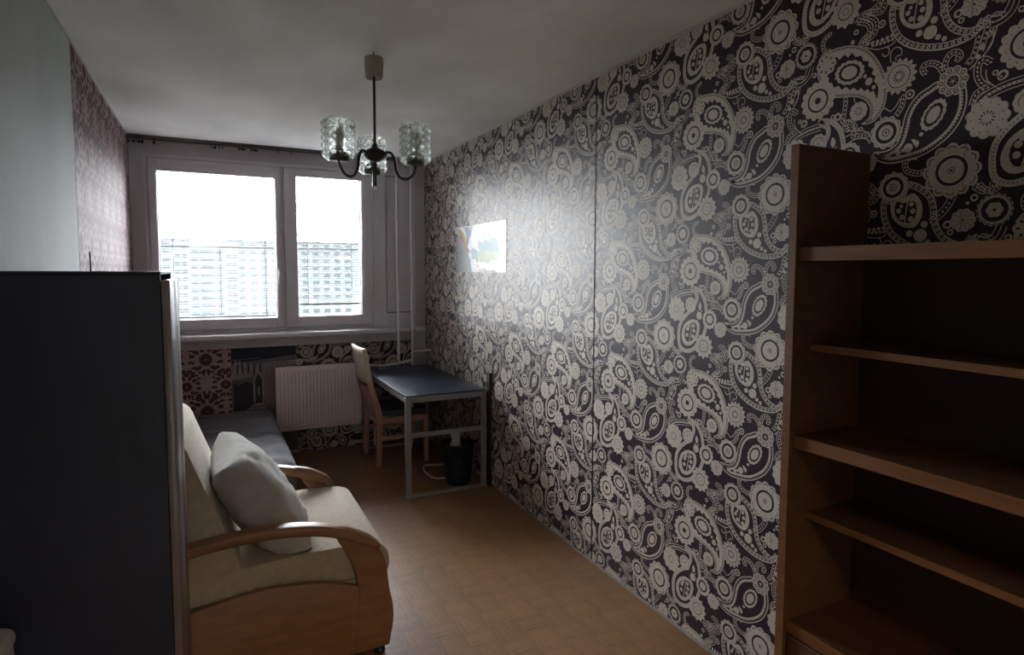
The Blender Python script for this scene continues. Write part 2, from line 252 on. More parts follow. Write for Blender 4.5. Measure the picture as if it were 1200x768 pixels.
PAT=[('A','serr',[(-1.3622,2.2511),(-1.3323,2.2584),(-1.2931,2.2577),(-1.2519,2.2486),(-1.2086,2.2238),(-1.1747,2.1831),(-1.1526,2.1359),(-1.1439,2.093),(-1.1459,2.0528),(-1.1604,2.0234),(-1.181,2.0058),(-1.2136,2.0054),(-1.195,2.016),(-1.1881,2.0323),(-1.1907,2.0524),(-1.2047,2.0742),(-1.2296,2.0909),(-1.2672,2.102),(-1.306,2.1087),(-1.3402,2.132),(-1.3634,2.1679),(-1.3739,2.2038)]),('P',4,0,[(-1.3241,2.2219),(-1.3083,2.2347),(-1.298,2.2212),(-1.2825,2.2326),(-1.2693,2.22),(-1.2573,2.2305),(-1.2443,2.2141),(-1.226,2.2125),(-1.2192,2.1953),(-1.201,2.1883),(-1.2022,2.1748),(-1.1852,2.1616),(-1.1904,2.1482),(-1.1772,2.1373),(-1.1824,2.125),(-1.1682,2.1048),(-1.1706,2.0697),(-1.1823,2.0974),(-1.1926,2.0934),(-1.2003,2.1076),(-1.212,2.1023),(-1.2216,2.116),(-1.2334,2.1094),(-1.2463,2.1235),(-1.2585,2.117),(-1.2717,2.1319),(-1.286,2.1252),(-1.2977,2.1416),(-1.3139,2.14),(-1.3212,2.1566),(-1.336,2.1606),(-1.3319,2.1743),(-1.346,2.19),(-1.333,2.1981)]),('E','scal',-1.2628,2.1724,0.0461,0.0336,-12),('D',5,1,-1.1983,2.1282,0.0118),('D',5,1,-1.1821,2.1073,0.0064),('D',5,1,-1.211,2.1467,0.006),('A','bead',[(-1.0013,2.0735),(-1.0228,2.0651),(-1.0503,2.052),(-1.0722,2.0283),(-1.0855,1.9989),(-1.0903,1.9732),(-1.0978,1.9419),(-1.112,1.9205),(-1.1395,1.9101),(-1.1728,1.9114),(-1.1674,1.8919),(-1.1253,1.8742),(-1.0767,1.8756),(-1.0252,1.8848),(-0.9825,1.9087),(-0.9523,1.9364),(-0.9335,1.9709),(-0.9268,2.0075),(-0.9333,2.0471),(-0.9586,2.0648)]),('E','scal',-1.008,1.9876,0.0261,0.0414,-32),('D',4,1,-1.0381,1.941,0.0058),('P',4,1,[(-1.047,1.9253),(-1.0647,1.9327),(-1.0583,1.9198),(-1.049,1.9064),(-1.0426,1.9169)]),('D',4,1,-1.0724,1.9087,0.0132),('D',4,1,-1.1006,1.8993,0.008),('D',4,1,-1.087,1.9041,0.006),('A','disc',[(-1.098,1.7637),(-1.1268,1.777),(-1.1412,1.7667),(-1.1427,1.7379),(-1.137,1.7072),(-1.1197,1.671),(-1.0903,1.6419),(-1.0495,1.6191),(-1.0016,1.6051),(-0.9616,1.6032),(-0.9231,1.6095),(-0.9023,1.6265),(-0.8885,1.6529),(-0.9091,1.6363),(-0.9324,1.6366),(-0.9567,1.6497),(-0.9756,1.673),(-0.9854,1.7032),(-0.9895,1.7364),(-0.9993,1.7668),(-1.0265,1.7937),(-1.063,1.8122),(-1.0807,1.7966)]),('P',4,1,[(-1.1077,1.7738),(-1.1146,1.7542),(-1.1136,1.7298),(-1.102,1.705),(-1.0752,1.6849),(-1.0472,1.6821),(-1.0299,1.6995),(-1.0239,1.7257),(-1.0297,1.7553),(-1.0497,1.7786),(-1.0676,1.7737),(-1.0856,1.7648)]),('P',5,0,[(-1.0966,1.7609),(-1.1021,1.741),(-1.0995,1.7211),(-1.0864,1.7041),(-1.0707,1.6965),(-1.0526,1.6977),(-1.0424,1.7146),(-1.0409,1.7376),(-1.0458,1.7554),(-1.0609,1.7575),(-1.079,1.7534)]),('L',6,1,0.0035,[(-1.072,1.6968),(-1.0705,1.7225),(-1.0658,1.759)]),('D',6,1,-1.0906,1.7329,0.0074),('D',6,1,-1.0806,1.7135,0.0078),('D',6,1,-1.0553,1.7065,0.0083),('D',6,1,-1.0508,1.7287,0.0077),('D',6,1,-1.0557,1.749,0.0072),('D',6,1,-1.0836,1.7452,0.0056),('D',4,1,-1.0272,1.659,0.0186),('D',4,1,-1.0574,1.666,0.0095),('D',4,1,-1.0183,1.6893,0.0098),('D',4,1,-1.0059,1.6396,0.0076),('D',4,1,-0.9899,1.63,0.0069),('A','wave',[(-1.363,2.05),(-1.3163,2.0404),(-1.2836,2.0089),(-1.2687,1.9651),(-1.2646,1.9088),(-1.2741,1.8633),(-1.303,1.8153),(-1.3424,1.7818),(-1.3898,1.7702),(-1.4273,1.789),(-1.4387,1.831),(-1.4328,1.8832),(-1.4045,1.9237),(-1.3658,1.9556),(-1.3376,1.9903),(-1.3361,2.0152),(-1.3564,2.0286)]),('P',4,1,[(-1.3561,1.9119),(-1.3234,1.911),(-1.309,1.8931),(-1.3103,1.8641),(-1.3265,1.8295),(-1.3608,1.8024),(-1.3933,1.8022),(-1.4124,1.825),(-1.4133,1.8549),(-1.3996,1.8859),(-1.3761,1.9046)]),('P',5,0,[(-1.3556,1.8977),(-1.3322,1.897),(-1.3245,1.8753),(-1.335,1.8411),(-1.3649,1.8171),(-1.3866,1.8216),(-1.396,1.8479),(-1.3873,1.8784)]),('L',6,1,0.004,[(-1.3672,1.8169),(-1.359,1.8556),(-1.3521,1.898)]),('D',6,1,-1.3802,1.8452,0.0092),('D',6,1,-1.3774,1.8708,0.0092),('D',6,1,-1.3405,1.8656,0.009),('D',6,1,-1.3435,1.8862,0.008),('D',6,1,-1.3468,1.8425,0.009),('D',6,1,-1.3694,1.8841,0.0072),('D',4,1,-1.3126,1.9299,0.0167),('P',4,1,[(-1.311,1.9858),(-1.3002,1.9675),(-1.3087,1.9506),(-1.3184,1.9665)]),('L',4,1,0.003,[(-1.3247,1.9497),(-1.3096,1.9424),(-1.2952,1.9539)]),('B',1,0.022,'wave',[(-1.4777,1.9867),(-1.453,2.0067),(-1.4101,2.021),(-1.3564,2.0269)]),('F','ring',-0.9547,1.8283,0.074,12),('F','ring2',-1.1389,1.965,0.0479,11),('F','ring2',-1.1095,1.802,0.0457,12),('F','ringE',-1.37,2.1125,0.063,14),('F','flat',-0.8761,1.9502,0.0529,11),('F','wide',-0.8476,1.7148,0.0427,18),('F','pin',-0.9197,1.6934,0.032,10),('F','pin',-1.1957,1.8823,0.0319,10),('F','ros',-1.3439,2.219,0.0359,8),('F','sun',-1.1077,2.1181,0.052,16),('F','small',-1.2276,2.0469,0.0288,10),('F','cros',-0.9626,2.0657,0.04,10),('F','half',-1.2539,1.9192,0.0391,12),('F','spike',-1.2834,1.8076,0.0519,12),('F','disc',-1.3628,1.9725,0.0328,10),('D',1,1,-1.0746,2.0593,0.014),('D',2,0,-1.0746,2.0593,0.0091),('D',3,1,-1.0746,2.0593,0.0043),('B',1,0.014,'rope',[(-1.0344,2.1045),(-1.0425,2.117),(-1.0381,2.1295),(-1.0182,2.1288),(-1.0006,2.1171),(-0.9901,2.0991),(-0.9824,2.0859)]),('B',1,0.014,'rope',[(-0.9583,2.1194),(-0.948,2.1241),(-0.9514,2.1359),(-0.9664,2.1415),(-0.979,2.132),(-0.9852,2.1141),(-0.9822,2.1008)]),('B',1,0.018,'dots',[(-0.9431,1.7785),(-0.9548,1.7442),(-0.9759,1.7153),(-1.0022,1.6939)]),('B',1,0.014,'rope',[(-1.0436,1.8792),(-1.0654,1.8824),(-1.0792,1.866),(-1.0707,1.8441),(-1.0399,1.8325),(-1.017,1.8388)]),('B',1,0.016,'rope',[(-1.1986,1.8147),(-1.1754,1.8118),(-1.1747,1.7937),(-1.1973,1.779),(-1.2293,1.775),(-1.245,1.7568)]),('B',1,0.016,'rope',[(-1.242,1.7637),(-1.2089,1.7456),(-1.2015,1.7186),(-1.2286,1.6944),(-1.1996,1.6949)]),('L',1,1,0.003,[(-1.2799,2.0309),(-1.251,2.0222),(-1.2394,2.0027),(-1.2496,1.9838),(-1.2692,1.9772)]),('L',1,1,0.003,[(-1.2642,1.9936),(-1.2153,1.9878),(-1.1883,1.9679),(-1.1802,1.9465)]),('L',1,1,0.003,[(-1.2794,2.0172),(-1.2615,2.0098),(-1.2608,1.9913)]),('D',1,1,-1.2068,1.6857,0.0056),('D',1,1,-1.1918,1.6842,0.0056),('D',1,1,-1.177,1.6833,0.0055),('D',1,1,-1.1625,1.6833,0.0055),('D',1,1,-1.1481,1.6845,0.0054),('D',1,1,-1.1339,1.6867,0.0054),('D',1,1,-1.1199,1.6896,0.0054),('L',1,1,0.003,[(-0.8788,1.6467),(-0.8612,1.6485),(-0.8556,1.6361),(-0.8668,1.6325)]),('L',1,1,0.003,[(-0.881,1.6253),(-0.8828,1.6434),(-0.8692,1.655),(-0.8484,1.6471)]),('B',1,0.012,'plain',[(-0.8784,1.6255),(-0.8528,1.631),(-0.8332,1.6472),(-0.8243,1.6726)]),('B',1,0.013,'dots',[(-0.8863,1.6245),(-0.8931,1.5975),(-0.8999,1.5681)]),('L',1,1,0.003,[(-0.8653,1.6212),(-0.8718,1.5922),(-0.884,1.5687)]),('B',1,0.013,'rope',[(-0.8876,1.785),(-0.8661,1.7649),(-0.8484,1.7678),(-0.8412,1.7783)]),('B',1,0.012,'rope',[(-0.7581,1.7589),(-0.7812,1.7458),(-0.7849,1.722),(-0.7722,1.7034),(-0.7582,1.7073)]),('D',1,1,-0.8957,1.7504,0.01),('D',2,0,-0.8957,1.7504,0.005),('D',1,1,-0.9111,1.7375,0.0046),('D',1,1,-0.9581,1.6841,0.0115),('D',2,0,-0.9581,1.6841,0.0057),('D',1,1,-0.95,1.6638,0.0083),('D',2,0,-0.95,1.6638,0.0042),('D',1,1,-0.8131,1.6429,0.0085),('D',1,1,-1.1659,1.7296,0.0118),('D',2,0,-1.1659,1.7296,0.0077),('D',3,1,-1.1659,1.7296,0.0036),('B',1,0.012,'dots',[(-1.2715,2.1002),(-1.2731,2.063),(-1.2814,2.0214)]),('L',1,1,0.003,[(-1.2439,2.0962),(-1.2411,2.0756)]),('D',1,1,-1.2967,2.0451,0.0126),('D',2,0,-1.2967,2.0451,0.0063),('D',1,1,-1.3132,2.0475,0.0083),('D',2,0,-1.3132,2.0475,0.0042),('D',1,1,-1.2178,1.991,0.0072),('D',2,0,-1.2178,1.991,0.0036),('D',1,1,-1.3876,2.1986,0.008),('D',2,0,-1.3876,2.1986,0.004),('D',1,1,-1.4191,2.0503,0.0124),('D',2,0,-1.4191,2.0503,0.0062),('B',1,0.013,'rope',[(-1.0916,2.0609),(-1.0956,2.0328),(-1.1117,2.0071)]),('L',1,1,0.003,[(-1.1021,2.0556),(-1.112,2.0366),(-1.1279,2.0242),(-1.1452,2.0363),(-1.159,2.0285),(-1.1549,2.003)]),('B',1,0.014,'rope',[(-1.2562,1.9959),(-1.2706,2.0075),(-1.2668,2.0212),(-1.2478,2.0171),(-1.2343,1.9915),(-1.2428,1.976),(-1.212,1.97),(-1.1882,1.971)]),('L',1,1,0.0035,[(-1.2576,1.9557),(-1.23,1.965),(-1.1995,1.9592),(-1.1869,1.9428)]),('L',1,1,0.003,[(-1.1345,2.1658),(-1.1346,2.1926),(-1.1198,2.2039),(-1.1042,2.1926),(-1.1051,2.1782),(-1.1186,2.177),(-1.1192,2.1665)]),('L',1,1,0.003,[(-1.1611,2.1981),(-1.1522,2.1872),(-1.1412,2.1919),(-1.1408,2.2063),(-1.1506,2.2137)]),('D',1,1,-1.1913,2.2315,0.0047),('D',1,1,-1.1791,2.2301,0.0046),('D',1,1,-1.1671,2.2292,0.0046),('D',1,1,-1.1552,2.2289,0.0046),('D',1,1,-1.1435,2.2291,0.0046),('D',1,1,-1.132,2.2299,0.0045),('L',1,1,0.003,[(-1.218,2.235),(-1.1761,2.2152),(-1.1367,2.2146),(-1.1235,2.2236)]),('B',1,0.016,'rope',[(-1.2225,2.3336),(-1.1929,2.3283),(-1.1697,2.3225),(-1.1592,2.3401),(-1.1685,2.357)]),('B',1,0.017,'rope',[(-1.219,2.324),(-1.1888,2.3023),(-1.1837,2.2787),(-1.1956,2.2609),(-1.2219,2.2558),(-1.2214,2.2445)]),('L',1,1,0.003,[(-1.2185,2.3128),(-1.2055,2.2862),(-1.2105,2.2659),(-1.2222,2.2614)]),('D',1,1,-1.1634,2.2852,0.0093),('D',2,0,-1.1634,2.2852,0.0058),('D',1,1,-1.2556,2.2611,0.0067),('D',1,1,-1.2457,2.2877,0.0086),('D',2,0,-1.2457,2.2877,0.0043),('B',1,0.012,'dots',[(-0.9056,2.162),(-0.9137,2.1242),(-0.9301,2.098)]),('L',1,1,0.0035,[(-0.8734,2.1722),(-0.8738,2.1398),(-0.8915,2.1126),(-0.9249,2.0834)]),('D',1,1,-0.8855,2.1623,0.0103),('D',2,0,-0.8855,2.1623,0.0066),('D',3,1,-0.8855,2.1623,0.0033),('D',1,1,-0.896,2.1338,0.007),('D',1,1,-0.9057,2.1122,0.0066),('B',1,0.016,'rope',[(-0.8754,2.089),(-0.8909,2.1006),(-0.9034,2.0925),(-0.9041,2.0642),(-0.8944,2.0425),(-0.8808,2.0285)]),('L',1,1,0.003,[(-0.8852,2.0731),(-0.8794,2.0432),(-0.8487,2.0127)]),('B',1,0.014,'rope',[(-0.8786,2.0265),(-0.904,2.0188),(-0.9135,1.9898)]),('D',1,1,-0.8635,2.0599,0.0073),('D',2,0,-0.8635,2.0599,0.0037),('D',1,1,-0.8492,2.0466,0.0099),('D',2,0,-0.8492,2.0466,0.0063),('D',3,1,-0.8492,2.0466,0.0027),('B',1,0.014,'rope',[(-0.8991,1.7822),(-0.8788,1.7662),(-0.8574,1.7691),(-0.8537,1.7873)]),('B',1,0.012,'plain',[(-0.8361,1.6714),(-0.8466,1.648),(-0.8675,1.6383),(-0.8925,1.6503)])]
# ------------------------------------------------------------------ printed wallpapers: every motif is a flat printed shape on the paper
LS=.00012
class Print:
    k=0
    def nx(s,lay): s.k+=1; return lay+(s.k%16)*.055       # each printed shape lies a hair above the last
    def __init__(s): s.t=[]                                  # (layer, colour, polygon) convex pieces
    def poly(s,lay,c,pts):
        if len(pts)<3: return
        lay=s.nx(lay)
        for tr in tessellate_polygon([[Vector((p[0],p[1],0)) for p in pts]]): s.t.append((lay,c,[pts[i] for i in tr]))
    def disc(s,lay,c,u,v,ru,rv=None,ang=0,n=12,fn=None):
        lay=s.nx(lay); rv=rv or ru; ca,sa=math.cos(ang),math.sin(ang); q=[]
        for i in range(n):
            a=2*math.pi*i/n; k=fn(a) if fn else 1; x,y=ru*k*math.cos(a),rv*k*math.sin(a); q.append((u+x*ca-y*sa,v+x*sa+y*ca))
        for i in range(n): s.t.append((lay,c,[(u,v),q[i],q[(i+1)%n]]))
    def ring(s,lay,c,u,v,r0,r1,n=20,a0=0,a1=2*math.pi,asp=1,ang=0):
        lay=s.nx(lay); ca,sa=math.cos(ang),math.sin(ang)
        def P(r,a):
            x,y=r*math.cos(a),r*asp*math.sin(a); return (u+x*ca-y*sa,v+x*sa+y*ca)
        for i in range(n):
            a,b=a0+(a1-a0)*i/n,a0+(a1-a0)*(i+1)/n; s.t.append((lay,c,[P(r0,a),P(r1,a),P(r1,b),P(r0,b)]))
    def stroke(s,lay,c,w,pts,closed=False):
        lay=s.nx(lay); n=len(pts); nr=[]
        for i in range(n):
            a=pts[(i-1)%n] if closed else pts[max(i-1,0)]; b=pts[(i+1)%n] if closed else pts[min(i+1,n-1)]
            dx,dy=b[0]-a[0],b[1]-a[1]; l=math.hypot(dx,dy) or 1; nr.append((-dy/l,dx/l))
        for i in range(n if closed else n-1):
            j=(i+1)%n; p,q=pts[i],pts[j]; a,b=nr[i],nr[j]; h=w/2
            s.t.append((lay,c,[(p[0]-a[0]*h,p[1]-a[1]*h),(q[0]-b[0]*h,q[1]-b[1]*h),(q[0]+b[0]*h,q[1]+b[1]*h),(p[0]+a[0]*h,p[1]+a[1]*h)]))
def offset(pts,d,closed=True):
    n=len(pts); out=[]
    if closed and sum(cross2(pts[i],pts[(i+1)%n]) for i in range(n))<0: d=-d
    for i in range(n):
        a=pts[(i-1)%n] if closed else pts[max(i-1,0)]; b=pts[(i+1)%n] if closed else pts[min(i+1,n-1)]
        dx,dy=b[0]-a[0],b[1]-a[1]; l=math.hypot(dx,dy) or 1; out.append((pts[i][0]-dy/l*d,pts[i][1]+dx/l*d))
    return out
def along(pts,step,closed=False):
    out=[]; acc=0; n=len(pts)
    for i in range(n if closed else n-1):
        a,b=pts[i],pts[(i+1)%n]; l=math.hypot(b[0]-a[0],b[1]-a[1])
        while acc<l and l>0:
            t=acc/l; out.append((a[0]+(b[0]-a[0])*t,a[1]+(b[1]-a[1])*t,math.atan2(b[1]-a[1],b[0]-a[0]))); acc+=step
        acc-=l
    return out
def flower(p,kind,u,v,r,n):
    B=6; tau=2*math.pi
    sca=lambda amp:(lambda a:1-amp+amp*abs(math.cos(a*n/2)))
    star=lambda a:.80+.20*abs(((a*n/tau)%1)*2-1)
    p.disc(B,1,u,v,r,fn=star if kind in('sun','spike') else sca(.13 if kind not in('small','disc','half') else .08),n=n*6 if kind not in('sun','spike') else n*4)
    def dots(rr,k,sz,lay=B+1,c=0):
        for i in range(k): a=tau*(i+.5)/k; p.disc(lay,c,u+rr*math.cos(a),v+rr*math.sin(a),sz,n=6)
    def dash(r0,r1,k,wd,lay=B+1,c=0):
        for i in range(k):
            a=tau*i/k; p.stroke(lay,c,wd,[(u+r0*math.cos(a),v+r0*math.sin(a)),(u+r1*math.cos(a),v+r1*math.sin(a))])
    def arcs(rr,ra,wd):
        for i in range(n):
            a=tau*(i)/n; p.ring(B+1,0,u+rr*math.cos(a),v+rr*math.sin(a),ra,ra+wd,5,a-1.25,a+1.25)
    if kind=='ring':
        arcs(.74*r,.125*r,.035*r); dots(.66*r,n*2,.016*r); p.ring(B+1,0,u,v,.44*r,.55*r,28); dots(.30*r,10,.015*r); p.ring(B+1,0,u,v,.10*r,.125*r,10); p.disc(B+1,0,u,v,.05*r,n=6)
    elif kind=='ring2':
        arcs(.78*r,.10*r,.03*r); p.ring(B+1,0,u,v,.46*r,.66*r,26); p.ring(B+1,0,u,v,.19*r,.24*r,12); p.disc(B+1,0,u,v,.07*r,n=6)
    elif kind=='ringE':
        dots(.74*r,n,.03*r); p.ring(B+1,0,u,v,.50*r,.60*r,26); p.disc(B+1,0,u,v,.17*r,n=10); dots(.3*r,8,.02*r)
    elif kind=='flat':
        dots(.70*r,n,.035*r); dots(.52*r,n*2,.016*r); dash(.22*r,.36*r,12,.055*r)
    elif kind=='wide':
        arcs(.80*r,.09*r,.04*r); p.ring(B+1,0,u,v,.42*r,.72*r,26); p.disc(B+2,1,u,v,.48*r,fn=sca(.16),n=24); p.disc(B+3,0,u,v,.10*r,n=8); dots(.26*r,8,.02*r,B+3)
    elif kind=='pin':
        dash(.22*r,.88*r,n,.035*r); p.disc(B+2,0,u,v,.10*r,n=8)
    elif kind=='ros':
        for i in range(n): a=tau*i/n; p.disc(B+1,0,u+.66*r*math.cos(a),v+.66*r*math.sin(a),.14*r,.08*r,a,n=8)
    elif kind=='sun':
        dots(.76*r,n*2,.03*r); p.ring(B+1,0,u,v,.58*r,.63*r,24); dash(.16*r,.34*r,12,.06*r); dots(.46*r,16,.018*r)
    elif kind=='small':
        dash(.22*r,.46*r,9,.09*r); dots(.70*r,12,.03*r)
    elif kind=='cros':
        for i in range(n): a=tau*i/n; p.ring(B+1,0,u+.74*r*math.cos(a),v+.74*r*math.sin(a),.09*r,.15*r,8)
        p.ring(B+1,0,u,v,.50*r,.54*r,20); p.disc(B+1,0,u,v,.36*r,n=14); p.disc(B+2,1,u,v,.11*r,n=8); dots(.22*r,7,.045*r,B+2,1)
    elif kind=='half': p.ring(B+1,0,u,v,.44*r,.62*r,20)
    elif kind=='spike': p.ring(B+1,0,u,v,.44*r,.50*r,20); dots(.66*r,18,.028*r); p.ring(B+1,0,u,v,.18*r,.21*r,10)
    elif kind=='disc': p.ring(B+1,0,u,v,.58*r,.64*r,14,.3,3.6); p.disc(B+1,0,u,v,.1*r,n=6)
def paisley_print(PAT):
    p=Print()
    for e in PAT:
        k=e[0]
        if k=='F': flower(p,*e[1:])
        elif k=='D': p.disc(e[1],e[2],e[3],e[4],e[5],n=10)
        elif k=='P': p.poly(e[1],e[2],spl(e[3],2,True))
        elif k=='L': p.stroke(e[1],e[2],e[3],spl(e[4],4))
        elif k=='E':
            _,st,u,v,ru,rv,an=e; an=math.radians(an)
            nn=14; p.disc(5,1,u,v,ru,rv,an,nn*4,lambda a:1+.10*abs(math.cos(a*nn/2)))
            p.disc(6,0,u,v,ru*.84,rv*.84,an,nn*3,lambda a:1-.10*abs(math.sin(a*nn/2))); p.disc(7,1,u,v,ru*.58,rv*.58,an,20)
        elif k=='B':
            _,lay,w_,st,pts=e; q=spl(pts,4)
            p.stroke(lay,0,w_,q); p.stroke(lay+1,1,.0026,offset(q,w_/2,False)); p.stroke(lay+1,1,.0026,offset(q,-w_/2,False))
            if st=='rope':
                for x,y,a in along(q,.011): p.disc(lay+1,1,x,y,.0045,.0026,a+.5,n=6)
            elif st=='dots':
                for x,y,a in along(q,.013): p.disc(lay+1,1,x,y,.0034,n=6)
            elif st=='wave':
                p.stroke(lay+1,1,.007,q)
                for x,y,a in along(q,.011): p.disc(lay+2,0,x,y,.0022,n=5)
        elif k=='A':
            _,st,pts=e; q=spl(pts,4,True)
            p.poly(2,0,offset(q,-.003)); p.stroke(3,1,.0042,q,True)
            if st=='serr':
                p.poly(3,1,offset(q,.004))
                for x,y,a in along(offset(q,.0065),.0085,True): p.disc(4,0,x,y,.0022,n=5)
            elif st=='bead':
                p.stroke(3,1,.0105,offset(q,.0125),True)
                for x,y,a in along(offset(q,.0088),.0085,True): p.disc(4,0,x,y,.0028,.0022,a,n=6)
            elif st=='disc':
                p.stroke(3,1,.0030,offset(q,.0150),True)
                for x,y,a in along(offset(q,.0075),.016,True): p.disc(3,1,x,y,.0062,.0050,a,n=8); p.disc(4,0,x,y,.0024,n=5)
            elif st=='wave':
                p.stroke(3,1,.0125,offset(q,.0085),True)
                for x,y,a in along(offset(q,.0075),.010,True): p.disc(4,0,x,y,.0034,.0013,a+.9,n=6)
    return p
def clip(poly,ax,val,sgn):
    out=[]; n=len(poly)
    for i in range(n):
        a,b=poly[i],poly[(i+1)%n]; da,db=(a[ax]-val)*sgn,(b[ax]-val)*sgn
        if da>=0: out.append(a)
        if (da>=0)!=(db>=0):
            t=da/(da-db); out.append((a[0]+(b[0]-a[0])*t,a[1]+(b[1]-a[1])*t))
    return out
def clip_rect(t,u0,u1,v0,v1):
    out=[]
    for lay,c,pg in t:
        us=[p[0] for p in pg]; vs=[p[1] for p in pg]; a,b,d,e=min(us),max(us),min(vs),max(vs)
        if b<=u0 or a>=u1 or e<=v0 or d>=v1: continue
        if a<u0: pg=clip(pg,0,u0,1)
        if b>u1 and pg: pg=clip(pg,0,u1,-1)
        if d<v0 and pg: pg=clip(pg,1,v0,1)
        if e>v1 and pg: pg=clip(pg,1,v1,-1)
        if len(pg)>=3: out.append((lay,c,pg))
    return out
def make_tile(p,P,Q):
    t=[]
    for lay,c,pg in p.t:
        ku=math.floor(pg[0][0]/P); kv=math.floor(pg[0][1]/Q)
        base=[(x-ku*P,y-kv*Q) for x,y in pg]
        for i in (-1,0,1):
            for j in (-1,0,1): t.append((lay,c,[(x+i*P,y+j*Q) for x,y in base]))
    return clip_rect(t,0,P,0,Q)
def fill(tile,P,Q,u0,u1,v0,v1):
    out=[]
    for i in range(math.floor(u0/P),math.floor(u1/P-1e-6)+1):
        for j in range(math.floor(v0/Q),math.floor(v1/Q-1e-6)+1):
            sh=[(l,c,[(x+i*P,y+j*Q) for x,y in pg]) for l,c,pg in tile]
            if i*P<u0-1e-6 or (i+1)*P>u1+1e-6 or j*Q<v0-1e-6 or (j+1)*Q>v1+1e-6: sh=clip_rect(sh,u0,u1,v0,v1)
            out+=sh
    return out
def paper(name,mats,pieces,u0,u1,v0,v1,xf,parent,ground=0,flip=False):
    # xf(u,v,d): point on the wall, d metres proud of it; pieces are printed on a sheet of the ground colour
    mb=MB(); th=.0008
    q=[xf(u0,v0,th),xf(u1,v0,th),xf(u1,v1,th),xf(u0,v1,th)]; b=[xf(u0,v0,0),xf(u1,v0,0),xf(u1,v1,0),xf(u0,v1,0)]
    fs=[(0,1,2,3),(0,4,5,1),(1,5,6,2),(2,6,7,3),(3,7,4,0)]
    mb.add(q+b,[f[::-1] for f in fs] if flip else fs,ground)
    for lay,c,pg in pieces:
        a=sum(cross2(pg[i],pg[(i+1)%len(pg)]) for i in range(len(pg)))
        if abs(a)<1e-9: continue
        if (a<0)!=flip: pg=pg[::-1]
        mb.add([xf(x,y,th+lay*LS) for x,y in pg],[tuple(range(len(pg)))],c)
    return mb.build(name,mats,parent)
P,Q=.573,.555
pais=make_tile(paisley_print(PAT),P,Q)
def damask():
    p=Print()
    def drop(u,v,l,wd,ang):
        for sgn in (1,-1):
            pts=[]
            for i in range(9):
                t=i/8; pts.append((l*t,wd*math.sin(math.pi*t**.7)*.5))
            pts+= [(x,-y*.55) for x,y in pts[-2:0:-1]]
            a=math.radians(ang); q=[(sgn*(u+x*math.cos(a)-y*math.sin(a)),v+x*math.sin(a)+y*math.cos(a)) for x,y in pts]
            p.poly(1,1,q)
    for v0,s in ((.0,1.0),(.21,.8)):
        off=0 if v0==0 else .14
        p.t_mark=len(p.t)
        for k in range(9): drop(.0,v0,.056*s,.034*s,-90+22.5*k)
        for (u,v,l,wd,a) in [(.02,.06,.06,.03,60),(.045,.05,.055,.026,20),(.06,.085,.05,.025,75),(.01,.10,.05,.03,85),(.035,.115,.05,.022,35),(.075,.04,.045,.022,-30),(.09,.075,.04,.02,10),(.03,-.05,.05,.025,-40),(.06,-.07,.045,.022,10),(.01,-.075,.05,.026,-80),(.085,-.035,.035,.02,50),(.11,.02,.03,.018,90),(.105,-.075,.035,.02,-60)]:
            drop(u*s,v0+v*s,l*s*1.12,wd*s*1.5,a)
        for (u,v,r) in [(.08,.11,.008),(.1,.11,.006),(.05,.145,.008),(.02,.155,.01),(.115,-.02,.009),(.1,-.1,.007),(.045,-.1,.009)]:
            p.disc(1,1,u*s,v0+v*s,r*1.3,n=8); p.disc(1,1,-u*s,v0+v*s,r*1.3,n=8)
        if off: p.t[p.t_mark:]=[(l,c,[(x+off,y) for x,y in pg]) for l,c,pg in p.t[p.t_mark:]]
        p.disc(2,0,off,v0,.007,n=8); 
    return p
DP,DQ=.28,.42
dam=make_tile(damask(),DP,DQ)
# ------------------------------------------------------------------ the room shell
YB=-1.0
fl=MB().box(XL-.15,YB-.1,-.12,XR+.15,YW+.25,-.009).build('floor',M['parquet_base']); struct(fl)
ce=MB().box(XL-.15,YB-.1,H,XR+.15,YW+.25,H+.15).build('ceiling',M['ceiling']); struct(ce)
wl=MB().box(XL-.12,YB,-.009,XL,YW,H).build('wall_left',M['plaster']); struct(wl)
wr=MB().box(XR,YB,-.009,XR+.12,YW,H).build('wall_right',M['underpaper']); struct(wr)
wb=MB(); DX0,DX1=-.05,.85
wb.box(XL,YB-.1,-.009,DX0,YB,H); wb.box(DX1,YB-.1,-.009,XR,YB,H); wb.box(DX0,YB-.1,2.05,DX1,YB,H)
struct(wb.build('wall_back',M['plaster']))
hb=MB(); hb.box(-.8,-2.9,-.12,1.6,YB-.1,-.009); hb.box(-.8,-2.9,2.5,1.6,YB-.1,2.6); hb.box(-.9,-2.9,-.009,-.8,YB-.1,2.5); hb.box(1.6,-2.9,-.009,1.7,YB-.1,2.5); hb.box(-.9,-3,-.009,1.7,-2.9,2.5)
struct(hb.build('wall_hall',M['plaster']))
# far wall: pier, lintel, parapet and the reveals round the window band
WX0,WX1,WZ0,WZ1=-.42,1.70,1.05,2.437
wf=MB(); wf.box(XL,YW,-.009,XR,YW+.22,WZ0); wf.box(XL,YW,WZ1,XR,YW+.22,H); wf.box(XL,YW,WZ0,WX0,YW+.22,WZ1); wf.box(WX1,YW,WZ0,XR,YW+.22,WZ1)
wf=wf.build('wall_far',M['panelwall']); struct(wf)
ap=MB().box(XL,YW-.035,.925,WX1,YW,1.012).build('trim_3',M['panelwall'],bevel=.003,seg=1); struct(ap)
